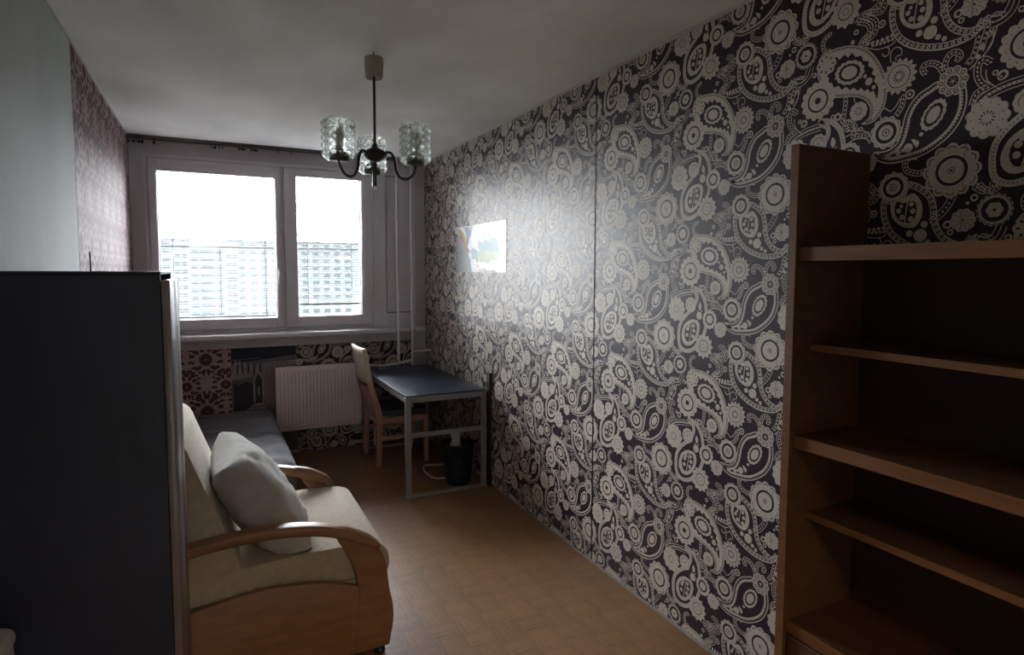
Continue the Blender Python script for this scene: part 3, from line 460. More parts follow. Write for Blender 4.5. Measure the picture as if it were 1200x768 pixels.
# wallpaper drops on the right wall: pattern drop, edges butted with the gaps the photo shows
PM=[M['paper_dark'],M['paper_light']]
seam0=2.07                                    # a seam; one drop is one repeat wide
shared=None
k=-6
while True:
    ya=seam0+k*P; yb=ya+P                    # drop covers ya..yb (y grows away from the camera)
    if ya>YW: break
    if yb<YB: k+=1; continue
    y0,y1=max(ya,YB),min(yb,YW)
    full=(y0==ya and y1==yb)
    gap0=.012 if k==1 else .0006              # the open dark seam
    if full and k!=1 and shared is not None:
        o=shared.copy(); o.location=(0,k*P,0); col.objects.link(o); o.parent=wr
    else:
        # u=-y
        pcs=fill(pais,P,Q,-y1+.0006,-y0-gap0,0.004,H-.006)
        k0=k if (full and k!=1) else 0
        o=paper('wallpaper_strip',PM,pcs,-y1+.0006,-y0-gap0,.004,H-.006,lambda u,v,d:(XR-d,-u-k0*P,v),wr)
        o.location=(0,k0*P,0)
        if full and k!=1: shared=o
    k+=1
# left wall: damask paper on the far part, painted plaster nearer
paper('damask_strip',[M['damask_darker'],M['damask_dark']],fill(dam,DP,DQ,3.30,YW,0,H),3.30,YW,0,H,lambda u,v,d:(XL+d,u,v),wl)
# the three papers below the window sill
fx=lambda u,v,d:(u,YW-d,v)
paper('damask_strip',[M['damask_ground'],M['damask_print']],fill(dam,DP,DQ,XL+.05+.62,.142+.6,.3,.925),XL+.05+.62,.142+.6,.3,.925,lambda u,v,d:fx(u-.6,v,d),wf)
paper('paisley_strip',PM,fill(pais,P,Q,1.645,2.672,.55,1.475),1.645,2.672,.55,1.475,lambda u,v,d:fx(u-1.0,v-.55,d),wf)
# printed mural with a towered town at dusk (flat print)
MU=[mat('mural_dusk_grey',(.12,.112,.13,1),.6,.3,c2=(.17,.15,.165,1),scale=5),mat('mural_night_blue',(.022,.030,.060,1),.6,.3,var=.1),mat('mural_lit_stone',(.34,.30,.31,1),.6,.3,c2=(.22,.19,.205,1),scale=25),mat('mural_slate',(.045,.045,.06,1),.6,.3),mat('mural_pink_haze',(.25,.20,.205,1),.6,.3,scale=4)]
mp=Print(); U0,U1,V0,V1=.143,.644,.02,.925
mp.poly(1,1,[(U0,.80),(.35,.815),(U1,.845),(U1,V1),(U0,V1)])
mp.poly(1,4,[(.34,.45),(U1,.40),(U1,.79),(.36,.77)])
mp.poly(2,2,[(U0,.66),(.30,.68),(.30,.73),(.42,.74),(U1,.77),(U1,.80),(.36,.79),(.27,.77),(U0,.765)])
for x,h,w_ in [(.175,.83,.014),(.205,.825,.012),(.245,.81,.016),(.29,.80,.018),(.335,.79,.014),(.38,.80,.010),(.42,.80,.012),(.47,.805,.01),(.52,.805,.012),(.57,.81,.01)]:
    mp.poly(3,2,[(x-w_,.70),(x+w_,.70),(x+w_,h-.03),(x,h),(x-w_,h-.03)])
for x in (.19,.225,.268,.315,.36): mp.poly(4,1,[(x-.006,.71),(x+.006,.71),(x+.006,.775),(x,.79),(x-.006,.775)])
for i in range(26): x=U0+.02+R.random()*.46; z=.69+R.random()*.09; mp.poly(5,4 if i%2 else 3,[(x,z),(x+.007,z),(x+.007,z+.012),(x,z+.012)])
mp.poly(2,3,[(.155,.40),(.30,.40),(.30,.62),(.26,.64),(.20,.62),(.155,.63)])
mp.poly(3,2,[(.305,.44),(.385,.44),(.385,.66),(.345,.735),(.305,.66)]); mp.poly(4,3,[(.318,.46),(.372,.46),(.372,.65),(.345,.70),(.318,.65)])
mp.poly(5,2,[(.338,.52),(.352,.52),(.352,.58),(.345,.6),(.338,.58)])
mp.poly(3,2,[(.235,.30),(.40,.30),(.395,.41),(.385,.44),(.30,.445),(.245,.40)])
for z in (.36,.39,.42,.452): mp.poly(4,3,[(.24,z),(.40,z+.004),(.40,z+.009),(.24,z+.006)])
mp.poly(2,0,[(U0,.82),(.36,.828),(.36,.834),(U0,.827)])
for i in range(14): x=.36+R.random()*.27; mp.poly(2,3,[(x,.86),(x+.012,.86),(x+.012,.9),(x,.9)])
paper('mural_print',MU,clip_rect(mp.t,U0,U1,V0,V1),U0,U1,V0,V1,fx,wf)
# trims
struct(MB().box(XR-.010,YB,H-.014,XR,YW,H).build('trim_1',M['white_trim'],bevel=.003,seg=1))
struct(MB().box(XL,YB,H-.012,XL+.008,YW,H).build('trim_2',M['white_trim'],bevel=.003,seg=1))
bb=MB(); bb.prism([(XR-.009,0),(XR,0),(XR,.010),(XR-.003,.010)],YB,YW); struct(bb.build('baseboard_right',M['skirt']))
# parquet: five-finger squares laid basket-weave, in two directions
S=.124
def finger_square(rot):
    mb=MB(); n=5; fw=S/n; g=.0003
    for i in range(n):
        a,b=-S/2+i*fw+g,-S/2+(i+1)*fw-g; lo,hi=-S/2+g,S/2-g
        dz=R.uniform(-.0007,0)
        c=[(a,lo),(b,lo),(b,hi),(a,hi)]
        if rot: c=[(y,-x) for x,y in c]
        mb.add([(x,y,-.0085) for x,y in c]+[(x,y,dz) for x,y in c],[(4,5,6,7),(0,1,5,4),(1,2,6,5),(2,3,7,6),(3,0,4,7)])
    return mb
cells=[]
nx=int((XR-XL)/S)+1; ny=int((YW-YB)/S)+1
for i in range(nx):
    for j in range(ny):
        x,y=XR-S/2-i*S,YW-S/2-j*S
        d=Vector((x,y,-CH)); Z=d.dot(Fv)
        vis=False
        if Z>.3:
            px=607.2+713.6*d.dot(R2)/Z; py=369.1-713.6*d.dot(U2)/Z
            vis=-20<px<1220 and py<790
        hid=(x<.42 and y>3.6) or (x<.62 and y<3.3) or (x>1.47 and y<1.2)
        cells.append((0 if (vis and not hid) else 1,Z if Z>0 else 99,i,j,x,y))
cells.sort()
protos=[None,None]; rest=MB()
for n_,(h_,Z,i,j,x,y) in enumerate(cells):
    r=(i+j)%2
    if x-S/2<XL: x+=0
    if n_<300 and h_==0:
        if protos[r] is None: protos[r]=o=finger_square(r).build('parquet_square',M['parquet'],fl)
        else: o=protos[r].copy(); col.objects.link(o); o.parent=fl
        o.location=(x,y,0)
    else:
        q=finger_square(r)
        rest.add([(max(a+x,XL),max(b+y,YB),c) for a,b,c in q.v],q.f)
ro=rest.build('parquet_remainder',M['parquet'],fl); ro['kind']='stuff'
# ------------------------------------------------------------------ window band
win=struct(empty('window_1',(.5,YW,WZ0)))
def ringbox(mb,x0,x1,z0,z1,a0,a1,b0,b1,y0,y1):
    mb.box(x0,y0,z0,a0,y1,z1); mb.box(a1,y0,z0,x1,y1,z1); mb.box(a0,y0,z0,a1,y1,b0); mb.box(a0,y0,b1,a1,y1,z1); return mb
f=MB(); ringbox(f,WX0,1.415,WZ0,WZ1,-.392,1.312,1.078,2.412,YW-.002,YW+.075); f.box(.553,YW+.012,1.078,.577,YW+.07,2.412); ringbox(f,-.392,1.312,1.078,2.412,-.345,1.27,1.12,2.37,YW+.0515,YW+.075); f.box(.52,YW+.0515,1.12,.62,YW+.075,2.37)
f.build('frame',M['pvc'],win,bevel=.003,seg=1)
def sash(x0,x1,z0,z1,a0,a1,b0,b1):
    s=MB(); ringbox(s,x0,x1,z0,z1,a0-.008,a1+.008,b0-.008,b1+.008,YW-.016,YW+.05)
    so=s.build('sash',M['pvc'],win,bevel=.004,seg=2)
    g=MB(); ringbox(g,a0-.010,a1+.010,b0-.010,b1+.010,a0,a1,b0,b1,YW+.022,YW+.046); g.build('glazing_bead',M['pvc'],so,bevel=.002,seg=1)
    MB().box(a0-.004,YW+.046,b0-.004,a1+.004,YW+.050,b1+.004).build('glass_pane',M['glass'],so)
    return so
sash(-.388,.553,1.082,2.408,-.325,.498,1.172,2.318)
sash(.577,1.308,1.082,2.408,.680,1.198,1.178,2.345)
def whandle(x):
    h=MB(); h.box(x-.014,YW-.026,1.50,x+.014,YW-.016,1.57); ho_=h.build('handle_plate',M['handle'],win,bevel=.003,seg=1)
    h=MB(); h.tube([(x,YW-.026,1.55),(x,YW-.052,1.55)],.008,8); h.box(x-.010,YW-.062,1.44,x+.010,YW-.048,1.563); h.build('handle_lever',M['handle'],ho_,bevel=.003)
whandle(.527); whandle(.612)
for x,z in ((-.395,1.45),(-.395,2.30),(1.312,1.13),(1.312,2.33)):
    MB().tube([(x,YW-.020,z-.035),(x,YW-.020,z+.035)],.007,8).build('hinge',M['pvc'],win)
pn=MB(); ringbox(pn,1.415,WX1,WZ0,WZ1,1.428,1.672,1.175,2.405,YW-.002,YW+.07); pn.build('panel_frame',M['pvc'],win,bevel=.003,seg=1)
MB().box(1.436,YW+.004,1.183,1.664,YW+.06,2.397).build('infill_panel',M['pvc'],win,bevel=.003,seg=1)
MB().box(1.428,YW+.03,1.175,1.672,YW+.065,2.405).build('panel_gasket',M['pvc_dark'],win)
# sill board, notched for the heating pipes
sl=MB()
for a,b in ((XL+.002,1.462),(1.525,1.592),(1.655,1.735)): sl.box(a,YW-.19,1.012,b,YW,1.050)
sl.box(1.462,YW-.09,1.012,1.525,YW,1.050); sl.box(1.592,YW-.09,1.012,1.655,YW,1.050)
sl.build('window_sill',M['pvc'],win,bevel=.006)
# ------------------------------------------------------------------ venetian blinds hung on the two sashes
def blind(x0,x1,zb,zt,tilt,label,chain,rail_top):
    root=empty('venetian_blind',((x0+x1)/2,YW+.01,zt),label,'blind')
    MB().box(x0-.012,YW-.030,zt-.006,x1+.012,YW+.016,zt+.038).build('head_rail',M['pvc'],root,bevel=.004)
    pitch=.0205; n=int((zt-zb-.02)/pitch); pr=None
    for i in range(n):
        z=zt-.016-i*pitch
        if pr is None:
            c,s=math.cos(tilt),math.sin(tilt); mb=MB(); hw=.0072
            prof=[(-hw,0),(0,.0011),(hw,0),(0,.0006)]
            vs=[(x,YW+.008+a*c-b*s,z+a*s+b*c) for x in (x0+.004,x1-.004) for a,b in prof]
            mb.add(vs,[(0,1,5,4),(1,2,6,5),(2,3,7,6),(3,0,4,7),(3,2,1,0),(4,5,6,7)])
            pr=mb.build('slat',M['slat'],root)
        else:
            o=pr.copy(); col.objects.link(o); o.parent=root; o.location=(0,0,-i*pitch)
    MB().box(x0+.003,YW,zb,x1-.003,YW+.017,zb+.014).build('bottom_rail',M['slat'],root,bevel=.003,seg=1)
    xs=(x0+.085,(x0+x1)/2,x1-.075) if x1-x0>.6 else (x0+.075,x1-.075)
    for x in xs:
        mb=MB(); mb.box(x-.0012,YW-.0025,zb,x+.0012,YW-.0010,zt); mb.box(x-.0012,YW+.0175,zb,x+.0012,YW+.019,zt); mb.build('ladder_cord',M['cord'],root)
    if chain:
        pts=spl([(x1+.018,YW-.032,zt),(x1+.02,YW-.034,1.95),(x1+.026,YW-.036,1.60),(x1+.052,YW-.040,1.43),(x1+.05,YW-.040,1.375),(x1+.03,YW-.040,1.37),(x1+.018,YW-.038,1.42),(x1+.017,YW-.036,1.70),(x1+.012,YW-.032,zt)],4)
        MB().tube(pts,.0024,5).build('bead_chain',M['pvc'],root)
blind(-.325,.498,1.174,2.318,math.radians(2),'white venetian blind with open slats on the wide left window sash',False,0)
blind(.680,1.198,1.262,2.345,math.radians(-16),'white venetian blind with denser slats and a bead chain on the narrow right window sash',True,0)
# ------------------------------------------------------------------ curtain rail with the left-over gliders
cr=empty('curtain_rail',(.6,YW-.10,H),'dark bare ceiling curtain rail with leftover gliders above the window','curtain rail')
mb=MB(); ry0,ry1=YW-.128,YW-.058
mb.box(XL+.004,ry0,H-.007,XR-.02,ry1,H)
for y in (ry0,ry0+.030,ry1-.034,ry1-.004): mb.box(XL+.004,y,H-.022,XR-.02,y+.004,H-.007)
mb.build('rail_profile',M['rail'],cr)
def glider(x,kind):
    y=ry0+.017; z=H-.022
    o=MB(); o.box(x-.006,y-.005,z-.004,x+.006,y+.005,z+.012); o.tube([(x,y,z-.004),(x,y,z-.014)],.0022,6)
    o.tube([(x-.007,y,z-.022),(x,y,z-.014),(x+.007,y,z-.022),(x+.002,y,z-.031),(x-.004,y,z-.028)],.0026,6)
    if kind==2: o.box(x-.012,y-.006,z-.036,x+.004,y+.008,z-.018)
    if kind==3: o.tube([(x,y,z-.02),(x+.03,y,z-.016),(x+.05,y,z-.024)],.005,6); o.box(x+.02,y-.006,z-.028,x+.045,y+.006,z-.014)
    return o.build('glider',M['black'],cr)
for x,k_ in ((-.49,2),(-.475,1),(-.46,2),(-.445,1),(-.425,2),(-.405,2),(-.33,2),(.05,1),(.075,2),(.10,1),(.125,1),(.24,3),(.33,3),(.53,1),(.63,1),(.86,1),(1.30,1),(1.52,1)): glider(x,k_)
# ------------------------------------------------------------------ radiator with valve, and the two heating risers
rad=empty('radiator',(.83,YW,.215),'white ribbed panel radiator below the window between bed and chair','radiator')
rx0,rx1,rz0,rz1,ry=.468,1.165,.216,.757,YW-.115
MB().box(rx0,ry,rz0,rx1,ry+.012,rz1).build('front_panel',M['rad'],rad,bevel=.005)
rb=MB(); n=22
for i in range(n):
    x=rx0+.03+(rx1-rx0-.06)*(i+.5)/n; hw=.0108
    prof=[(x-hw,0),(x-hw*.72,-.0125),(x+hw*.72,-.0125),(x+hw,0)]
    vs=[(a,ry+b,z) for z,sh in ((rz0+.045,0),(rz1-.045,0)) for a,b in prof]+[(x-hw*.5,ry-.0005,rz0+.034),(x+hw*.5,ry-.0005,rz0+.034),(x-hw*.5,ry-.0005,rz1-.034),(x+hw*.5,ry-.0005,rz1-.034)]
    rb.add(vs,[(0,4,5,1),(1,5,6,2),(2,6,7,3),(0,1,2,9),(0,9,8),(9,2,3),(4,10,11,6),(4,6,5),(6,11,7)][:6]+[(4,10,11),(4,11,7),(4,7,6,5)])
ro=rb.build('ribs',M['rad'],rad); ro['kind']='stuff'
MB().box(rx0+.01,YW-.045,rz0+.01,rx1-.01,YW-.033,rz1-.01).build('rear_panel',M['rad'],rad,bevel=.004)
g_=MB()
for i in range(30): x=rx0+.008+(rx1-rx0-.02)*i/29; g_.box(x,ry+.012,rz1-.006,x+.008,YW-.035,rz1-.001)
g_.box(rx0+.002,ry+.012,rz0+.02,rx0+.006,YW-.035,rz1-.001); g_.box(rx1-.006,ry+.012,rz0+.02,rx1-.002,YW-.035,rz1-.001)
go=g_.build('top_grille',M['rad'],rad); go['kind']='stuff'
for x in (rx0+.12,rx1-.12): MB().box(x-.015,YW-.035,rz0+.05,x+.015,YW,rz1-.1).build('wall_bracket',M['rad'],rad)
vy=YW-.10
vv=MB(); vv.tube([(rx1-.003,vy,.728),(rx1+.03,vy,.728)],.011,10); vv.ball((rx1+.045,vy-.004,.728),.021,12,8); vo=vv.build('valve',M['handle'],rad)
# risers
PY=YW-.145
a=empty('heating_pipe',(1.493,PY,0),'left white riser pipe bending to the radiator valve beside the window panel','pipe','pair of heating risers')
MB().tube([(1.493,PY,H-.001),(1.493,PY,.76)],.0125,12).build('riser',M['pipe'],a)
a=empty('heating_pipe',(1.620,PY,0),'right white riser pipe with a stub to the wall corner beside the window panel','pipe','pair of heating risers')
MB().tube([(1.622,PY,H-.001),(1.622,PY,.12),(1.622,PY,.0)],.0125,12).build('riser',M['pipe'],a)
MB().tube(spl([(1.622,PY,.80),(1.620,PY,.775),(1.60,PY,.752),(1.54,PY,.740),(1.45,PY,.727),(1.33,PY,.722),(rx1+.072,vy-.002,.727)],4),.0115,10).build('radiator_branch',M['pipe'],a)
MB().tube([(1.622,PY,.828),(XR-.004,PY,.835)],.0085,8).build('stub',M['pipe'],a)
MB().tube([(1.622,PY,.27),(1.28,PY,.262),(1.27,PY,.25),(1.27,PY,.0)],.009,8).build('return_branch',M['pipe'],a)
# ------------------------------------------------------------------ chandelier
HX,HY,HZ=.700,2.840,2.092
ch=empty('chandelier',(HX,HY,H),'black three-arm ceiling lamp with pressed bubble-glass shades','ceiling lamp')
MB().tube(spl([(HX,HY,H),(HX,HY,H-.012),(HX+.008,HY,H-.02),(HX+.004,HY,H-.03),(HX-.006,HY,H-.024)],3),.003,6).build('ceiling_hook',M['blackmetal'],ch)
MB().lathe([(0,-.022),(.030,-.022),(.041,-.026),(.043,-.05),(.039,-.112),(.036,-.118),(.030,-.112),(.008,-.110),(0,-.110)],(HX,HY,H),24).build('canopy',M['lampcup'],ch,smooth=True)
MB().tube([(HX,HY,H-.10),(HX,HY,HZ)],.0062,10).build('stem',M['blackmetal'],ch)
hb_=MB(); hb_.lathe([(0,.048),(.010,.046),(.012,.030),(.024,.026),(.042,.016),(.053,.004),(.055,-.002),(.053,-.008),(.040,-.022),(.022,-.032),(.010,-.036),(0,-.036)],(HX,HY,HZ),28)
hb_.build('hub',M['blackmetal'],ch)
fn=MB().tube([(HX,HY,HZ-.03),(HX,HY,1.945)],.0062,10).build('drop_rod',M['blackmetal'],ch)
MB().ball((HX-.001,HY-.002,1.938),.0085,8,6).build('white_tip',M['handle'],fn)
for ang,rr in ((210,.212),(-44,.205),(80,.205)):
    q=math.radians(ang); dx,dy=math.cos(q),math.sin(q); P3=lambda r,z:(HX+dx*r,HY+dy*r,z)
    arm=MB().tube(spl([P3(.045,HZ-.002),P3(.066,HZ+.004),P3(.086,HZ-.004),P3(.100,HZ-.036),P3(.108,HZ-.082),P3(.126,HZ-.112),P3(.152,HZ-.122),P3(.180,HZ-.114),P3(.198,HZ-.094),P3(rr,2.022),P3(rr,2.035)],4),.0062,8).build('arm',M['blackmetal'],ch)
    c=P3(rr,2.030)
    MB().lathe([(0,0),(.036,0),(.039,.004),(.039,.030),(.034,.033),(0,.033)],c,22).build('cup',M['blackmetal'],arm)
    MB().lathe([(0,.034),(.015,.034),(.015,.066),(.013,.070),(.020,.090),(.024,.112),(.018,.134),(.006,.142),(0,.143)],c,16).build('bulb',M['bulb'],arm)
    g=MB(); ro_,ri=.060,.0555
    g.lathe([(.040,.0),(.050,.003),(.058,.012),(ro_,.022),(ro_,.168),(.058,.172),(ri,.168),(ri,.022),(.050,.012),(.040,.006)],(c[0],c[1],c[2]),32)
    for k_ in range(5):
        for j in range(12):
            a_=2*math.pi*(j+.5*(k_%2)*0)/12; z=.030+k_*.0305
            g.ball((c[0]+ro_*math.cos(a_),c[1]+ro_*math.sin(a_),c[2]+z),.0138,10,6)
        g.lathe([(ro_-.001,.0140+k_*.0305),(ro_+.004,.0155+k_*.0305),(ro_-.001,.0170+k_*.0305)],c,32)
    for j in range(20):
        a_=2*math.pi*j/20; g.ball((c[0]+.059*math.cos(a_),c[1]+.059*math.sin(a_),c[2]+.174),.0065,6,4)
    g.build('glass_shade',M['shade'],arm)
# ------------------------------------------------------------------ bookcase on the right wall
BX0,BX1,BY0,BY1=1.472,XR-.004,.30,1.205
bk=empty('bookcase',(1.63,.75,0),'tall dark brown open bookcase standing against the paisley wall','bookcase')
for y0,y1 in ((BY1-.025,BY1),(BY0,BY0+.025)):
    s=MB().box(BX0+.002,y0,0,BX1,y1,1.911).build('side_panel',M['shelf'],bk,bevel=.0015,seg=1)
    MB().box(BX0,y0,0,BX0+.002,y1,1.911).build('edge_strip',M['shelf_edge'],s)
    if y0>1:
        for x in (1.512,1.742):
            hm=MB(); hm.add([(x+.004*math.cos(k*math.pi/4),y0-.0004,1.885+.004*math.sin(k*math.pi/4)) for k in range(8)],[tuple(range(8))]); hm.build('dowel_hole',M['black'],s)
def shelf(z,t,x0):
    s=MB().box(x0+.002,BY0+.0255,z-t,BX1-.012,BY1-.0255,z).build('shelf',M['shelf'],bk,bevel=.0015,seg=1)
    MB().box(x0,BY0+.0255,z-t,x0+.002,BY1-.0255,z).build('edge_strip',M['shelf_edge'],s)
shelf(1.624,.038,1.487); shelf(1.348,.020,1.548); shelf(1.086,.036,1.490); shelf(.848,.020,1.556); shelf(.531,.034,1.488)
shelf(.10,.03,1.50)
MB().box(BX1-.011,BY0+.0255,.07,BX1-.001,BY1-.0255,1.62).build('back_board',M['shelf_back'],bk)
MB().box(1.51,BY0+.0255,0,1.525,BY1-.0255,.069).build('plinth',M['shelf'],bk)
ym=(BY0+BY1)/2
for y0,y1 in ((BY0+.029,ym-.002),(ym+.002,BY1-.029)):
    d=MB().box(1.488,y0,.105,1.506,y1,.490).build('door',M['shelf'],bk,bevel=.002,seg=1)
    yk=y1-.05 if y0<ym-.01 else y0+.05
    kn=MB(); kn.ball((1.478,yk,.42),.011,10,6); kn.tube([(1.488,yk,.42),(1.478,yk,.42)],.006,8); kn.build('knob',M['blackmetal'],d)
    if y0>ym-.01: MB().box(1.500,y1-.006,.455,1.508,y1+.002,.486).build('hinge',M['deskmetal'],d)
# ------------------------------------------------------------------ wardrobe, seen from its side
WYA,WYB,WZT,WXF=1.75,2.245,1.5435,-.1075
wd=empty('wardrobe',(-.29,2.0,0),'dark blue-black wardrobe standing against the left wall','wardrobe')
WXL=XL+.002
LEAN=math.radians(-.75)
for y0,y1 in ((WYA,WYA+.018),(WYB-.018,WYB)): MB().box(WXL,y0,.0,WXF,y1,WZT).build('side_panel',M['wardrobe'],wd,bevel=.001,seg=1)
MB().box(WXL,WYA-.002,WZT+.0005,WXF+.002,WYB,WZT+.008).build('top_board',M['wardrobe'],wd,bevel=.001,seg=1)
MB().box(WXL,WYA+.0185,.0605,WXL+.006,WYB-.0185,WZT-.001).build('back_board',M['wardrobe'],wd)
for z in (.06,.52,.98): MB().box(WXL+.008,WYA+.0185,z,WXF-.002,WYB-.0185,z+.018).build('shelf',M['wardrobe'],wd)
MB().box(WXF-.02,WYA+.0185,0,WXF-.004,WYB-.0185,.058).build('plinth',M['wardrobe'],wd)
yd=WYA+.30
for y0,y1 in ((WYA+.001,yd-.0015),(yd+.0015,WYB-.001)):
    d=MB().box(WXF+.0015,y0,.075,WXF+.020,y1,WZT-.014).build('door',M['wardrobe_door'],wd,bevel=.0015,seg=2)
tag(MB().tube([(-.270,1.90,WZT+.008),(-.2705,1.90,WZT+.058)],.0018,6).build('black_pin',M['black']),'thin black pin standing upright on top of the wardrobe','pin')
# ------------------------------------------------------------------ pale hamper in the near left corner
hp=empty('hamper',(-.42,1.53,0),'pale grey rounded plastic hamper at the bottom left in front of the dark wardrobe','hamper')
def rrect(x0,x1,y0,y1,r,n=5):
    out=[]
    for cx,cy,a0 in ((x1-r,y0+r,-90),(x1-r,y1-r,0),(x0+r,y1-r,90),(x0+r,y0+r,180)):
        for i in range(n+1): q=math.radians(a0+90*i/n); out.append((cx+r*math.cos(q),cy+r*math.sin(q)))
    return out
HT=.80
MB().prism(rrect(-.50,-.388,1.46,1.60,.03),0,HT-.035,'z').build('body',M['hamper'],hp,bevel=.004)
MB().prism(rrect(-.504,-.384,1.456,1.604,.034),HT-.0345,HT,'z').build('lid',M['hamper'],hp,bevel=.014,seg=3)
# ------------------------------------------------------------------ armchair
ac=empty('armchair',(.15,2.80,0),'cream upholstered armchair with curved beech arms beside the wardrobe','armchair')
def armbar(y0,y1,dx=0):
    top=spl([(-.34,.520),(-.22,.560),(-.07,.588),(.10,.602),(.24,.598),(.36,.578),(.46,.545),(.54,.500),(.588,.458)],3)
    n=len(top); lo=[]
    for i,(x,z) in enumerate(top):
        a=top[max(i-1,0)]; b=top[min(i+1,n-1)]; tx,tz=b[0]-a[0],b[1]-a[1]; l=math.hypot(tx,tz); t=.040*(1 if i<n-5 else 1-.12*(i-n+5))
        lo.append((x+tz/l*t,z-tx/l*t))
    poly=[(x+dx,z) for x,z in top+lo[::-1]]
    mb=MB(); n2=len(poly)
    vs=[(x,y0,z) for x,z in poly]+[(x,y1,z) for x,z in poly]; m_=n
    fs=[(i,i+1,2*m_-2-i,2*m_-1-i) for i in range(m_-1)]
    fs=[tuple(reversed(f_)) for f_ in fs]+[tuple(j+n2 for j in f_) for f_ in fs]
    fs+=[(i,(i+1)%n2,n2+(i+1)%n2,n2+i) for i in range(n2)]
    mb.add(vs,fs)
    o=mb.build('armrest',M['beech'],ac)
    bm=bmesh.new(); bm.from_mesh(o.data); bmesh.ops.recalc_face_normals(bm,faces=bm.faces)
    ed=[e for e in bm.edges if len(e.link_faces)==2 and e.calc_face_angle(0)>.7]
    bmesh.ops.bevel(bm,geom=ed,offset=.010,segments=3,profile=.5,affect='EDGES',clamp_overlap=True)
    for f_ in bm.faces: f_.smooth=True
    bm.to_mesh(o.data); bm.free(); return o
def sidepanel(y0,y1,dx=0):
    lower=[(-.36,.03),(.52,.03),(.52,.290)]+spl([(.50,.300),(.42,.330),(.33,.352),(.22,.366),(.12,.368),(-.06,.345),(-.20,.31),(-.36,.26)],3)
    lower=[(x+dx,z) for x,z in lower]; MB().prism(lower,y0+.004,y1-.004).build('side_panel',M['beech'],ac,bevel=.003)
    post=[(.485,.03)]+[(.616,.03)]+spl([(.620,.05),(.634,.13),(.632,.20),(.618,.27),(.612,.33),(.600,.40),(.566,.470)],3)+spl([(.545,.500),(.46,.550),(.385,.568)],2)+spl([(.412,.525),(.420,.500),(.445,.460),(.466,.420),(.484,.360),(.496,.290),(.492,.16)],3)
    post=[(x+dx,z) for x,z in post]; MB().prism(post,y0,y1).build('front_post',M['beech'],ac,bevel=.004)
armbar(2.350,2.415); sidepanel(2.366,2.400)
armbar(3.165,3.230,-.050); sidepanel(3.180,3.214,-.03)
def rbox(mb,c,ax,h,e=5,nn=14,pinch=0,wr=0,seed=0,e3=None):
    # superquadric cushion: cube grid pushed to a rounded box
    c=Vector(c); ax=[Vector(a).normalized() for a in ax]
    def P3(x,y,z):
        l=(abs(x)**e+abs(y)**e+abs(z)**e)**(1/e); x,y,z=x/l,y/l,z/l
        if pinch: z*=(1-pinch*(abs(x)**3.0))*(1-pinch*(abs(y)**3.0))
        p=c+ax[0]*x*h[0]+ax[1]*y*h[1]+ax[2]*z*h[2]
        if wr:
            d=noise.noise(Vector((p.x*7+seed,p.y*16,p.z*7)))*wr+noise.noise(Vector((p.x*22+seed,p.y*36,p.z*22)))*wr*.35
            p+=(p-c).normalized()*d
        return p
    g=[-1+2*i/nn for i in range(nn+1)]
    g=[math.copysign(abs(t)**.8,t) for t in g]
    for axn in range(3):
        for s in (-1,1):
            def fn(i,j):
                q=[0,0,0]; q[axn]=s; q[(axn+1)%3]=g[int(round(i*nn))]*s; q[(axn+2)%3]=g[int(round(j*nn))]; return P3(*q)
            mb.grid(fn,nn,nn)
    return mb
def fuse(o):
    bm=bmesh.new(); bm.from_mesh(o.data); bmesh.ops.remove_doubles(bm,verts=bm.verts,dist=2e-5); bmesh.ops.recalc_face_normals(bm,faces=bm.faces)
    for f_ in bm.faces: f_.smooth=True
    bm.to_mesh(o.data); bm.free(); return o
# seat cushion: rounded front lip, slight crown
sp=spl([(.05,.315),(.40,.315),(.60,.315),(.628,.330),(.634,.365),(.622,.410),(.585,.438),(.50,.452),(.30,.456),(.05,.448)],3)
MB().prism(sp,2.4155,3.1645).build('seat_cushion',M['chairfab'],ac,bevel=.012,seg=3)
MB().box(-.36,2.415,.05,.612,3.165,.312).build('seat_base',M['chairfab'],ac,bevel=.006)
bp=spl([(.098,.33),(.092,.40),(.062,.50),(.022,.615),(-.028,.745),(-.072,.868),(-.095,.925),(-.130,.952),(-.175,.945),(-.205,.90)],3)+[(-.235,.70),(-.215,.50),(-.20,.33)]
MB().prism(bp,2.4160,3.1640).build('backrest',M['chairfab'],ac,bevel=.016,seg=3)
for x in (-.30,.58):
    for y in (2.383,3.197): MB().lathe([(0,0),(.018,0),(.020,.004),(.020,.03),(0,.03)],(x,y,0),14).build('foot',M['black'],ac)
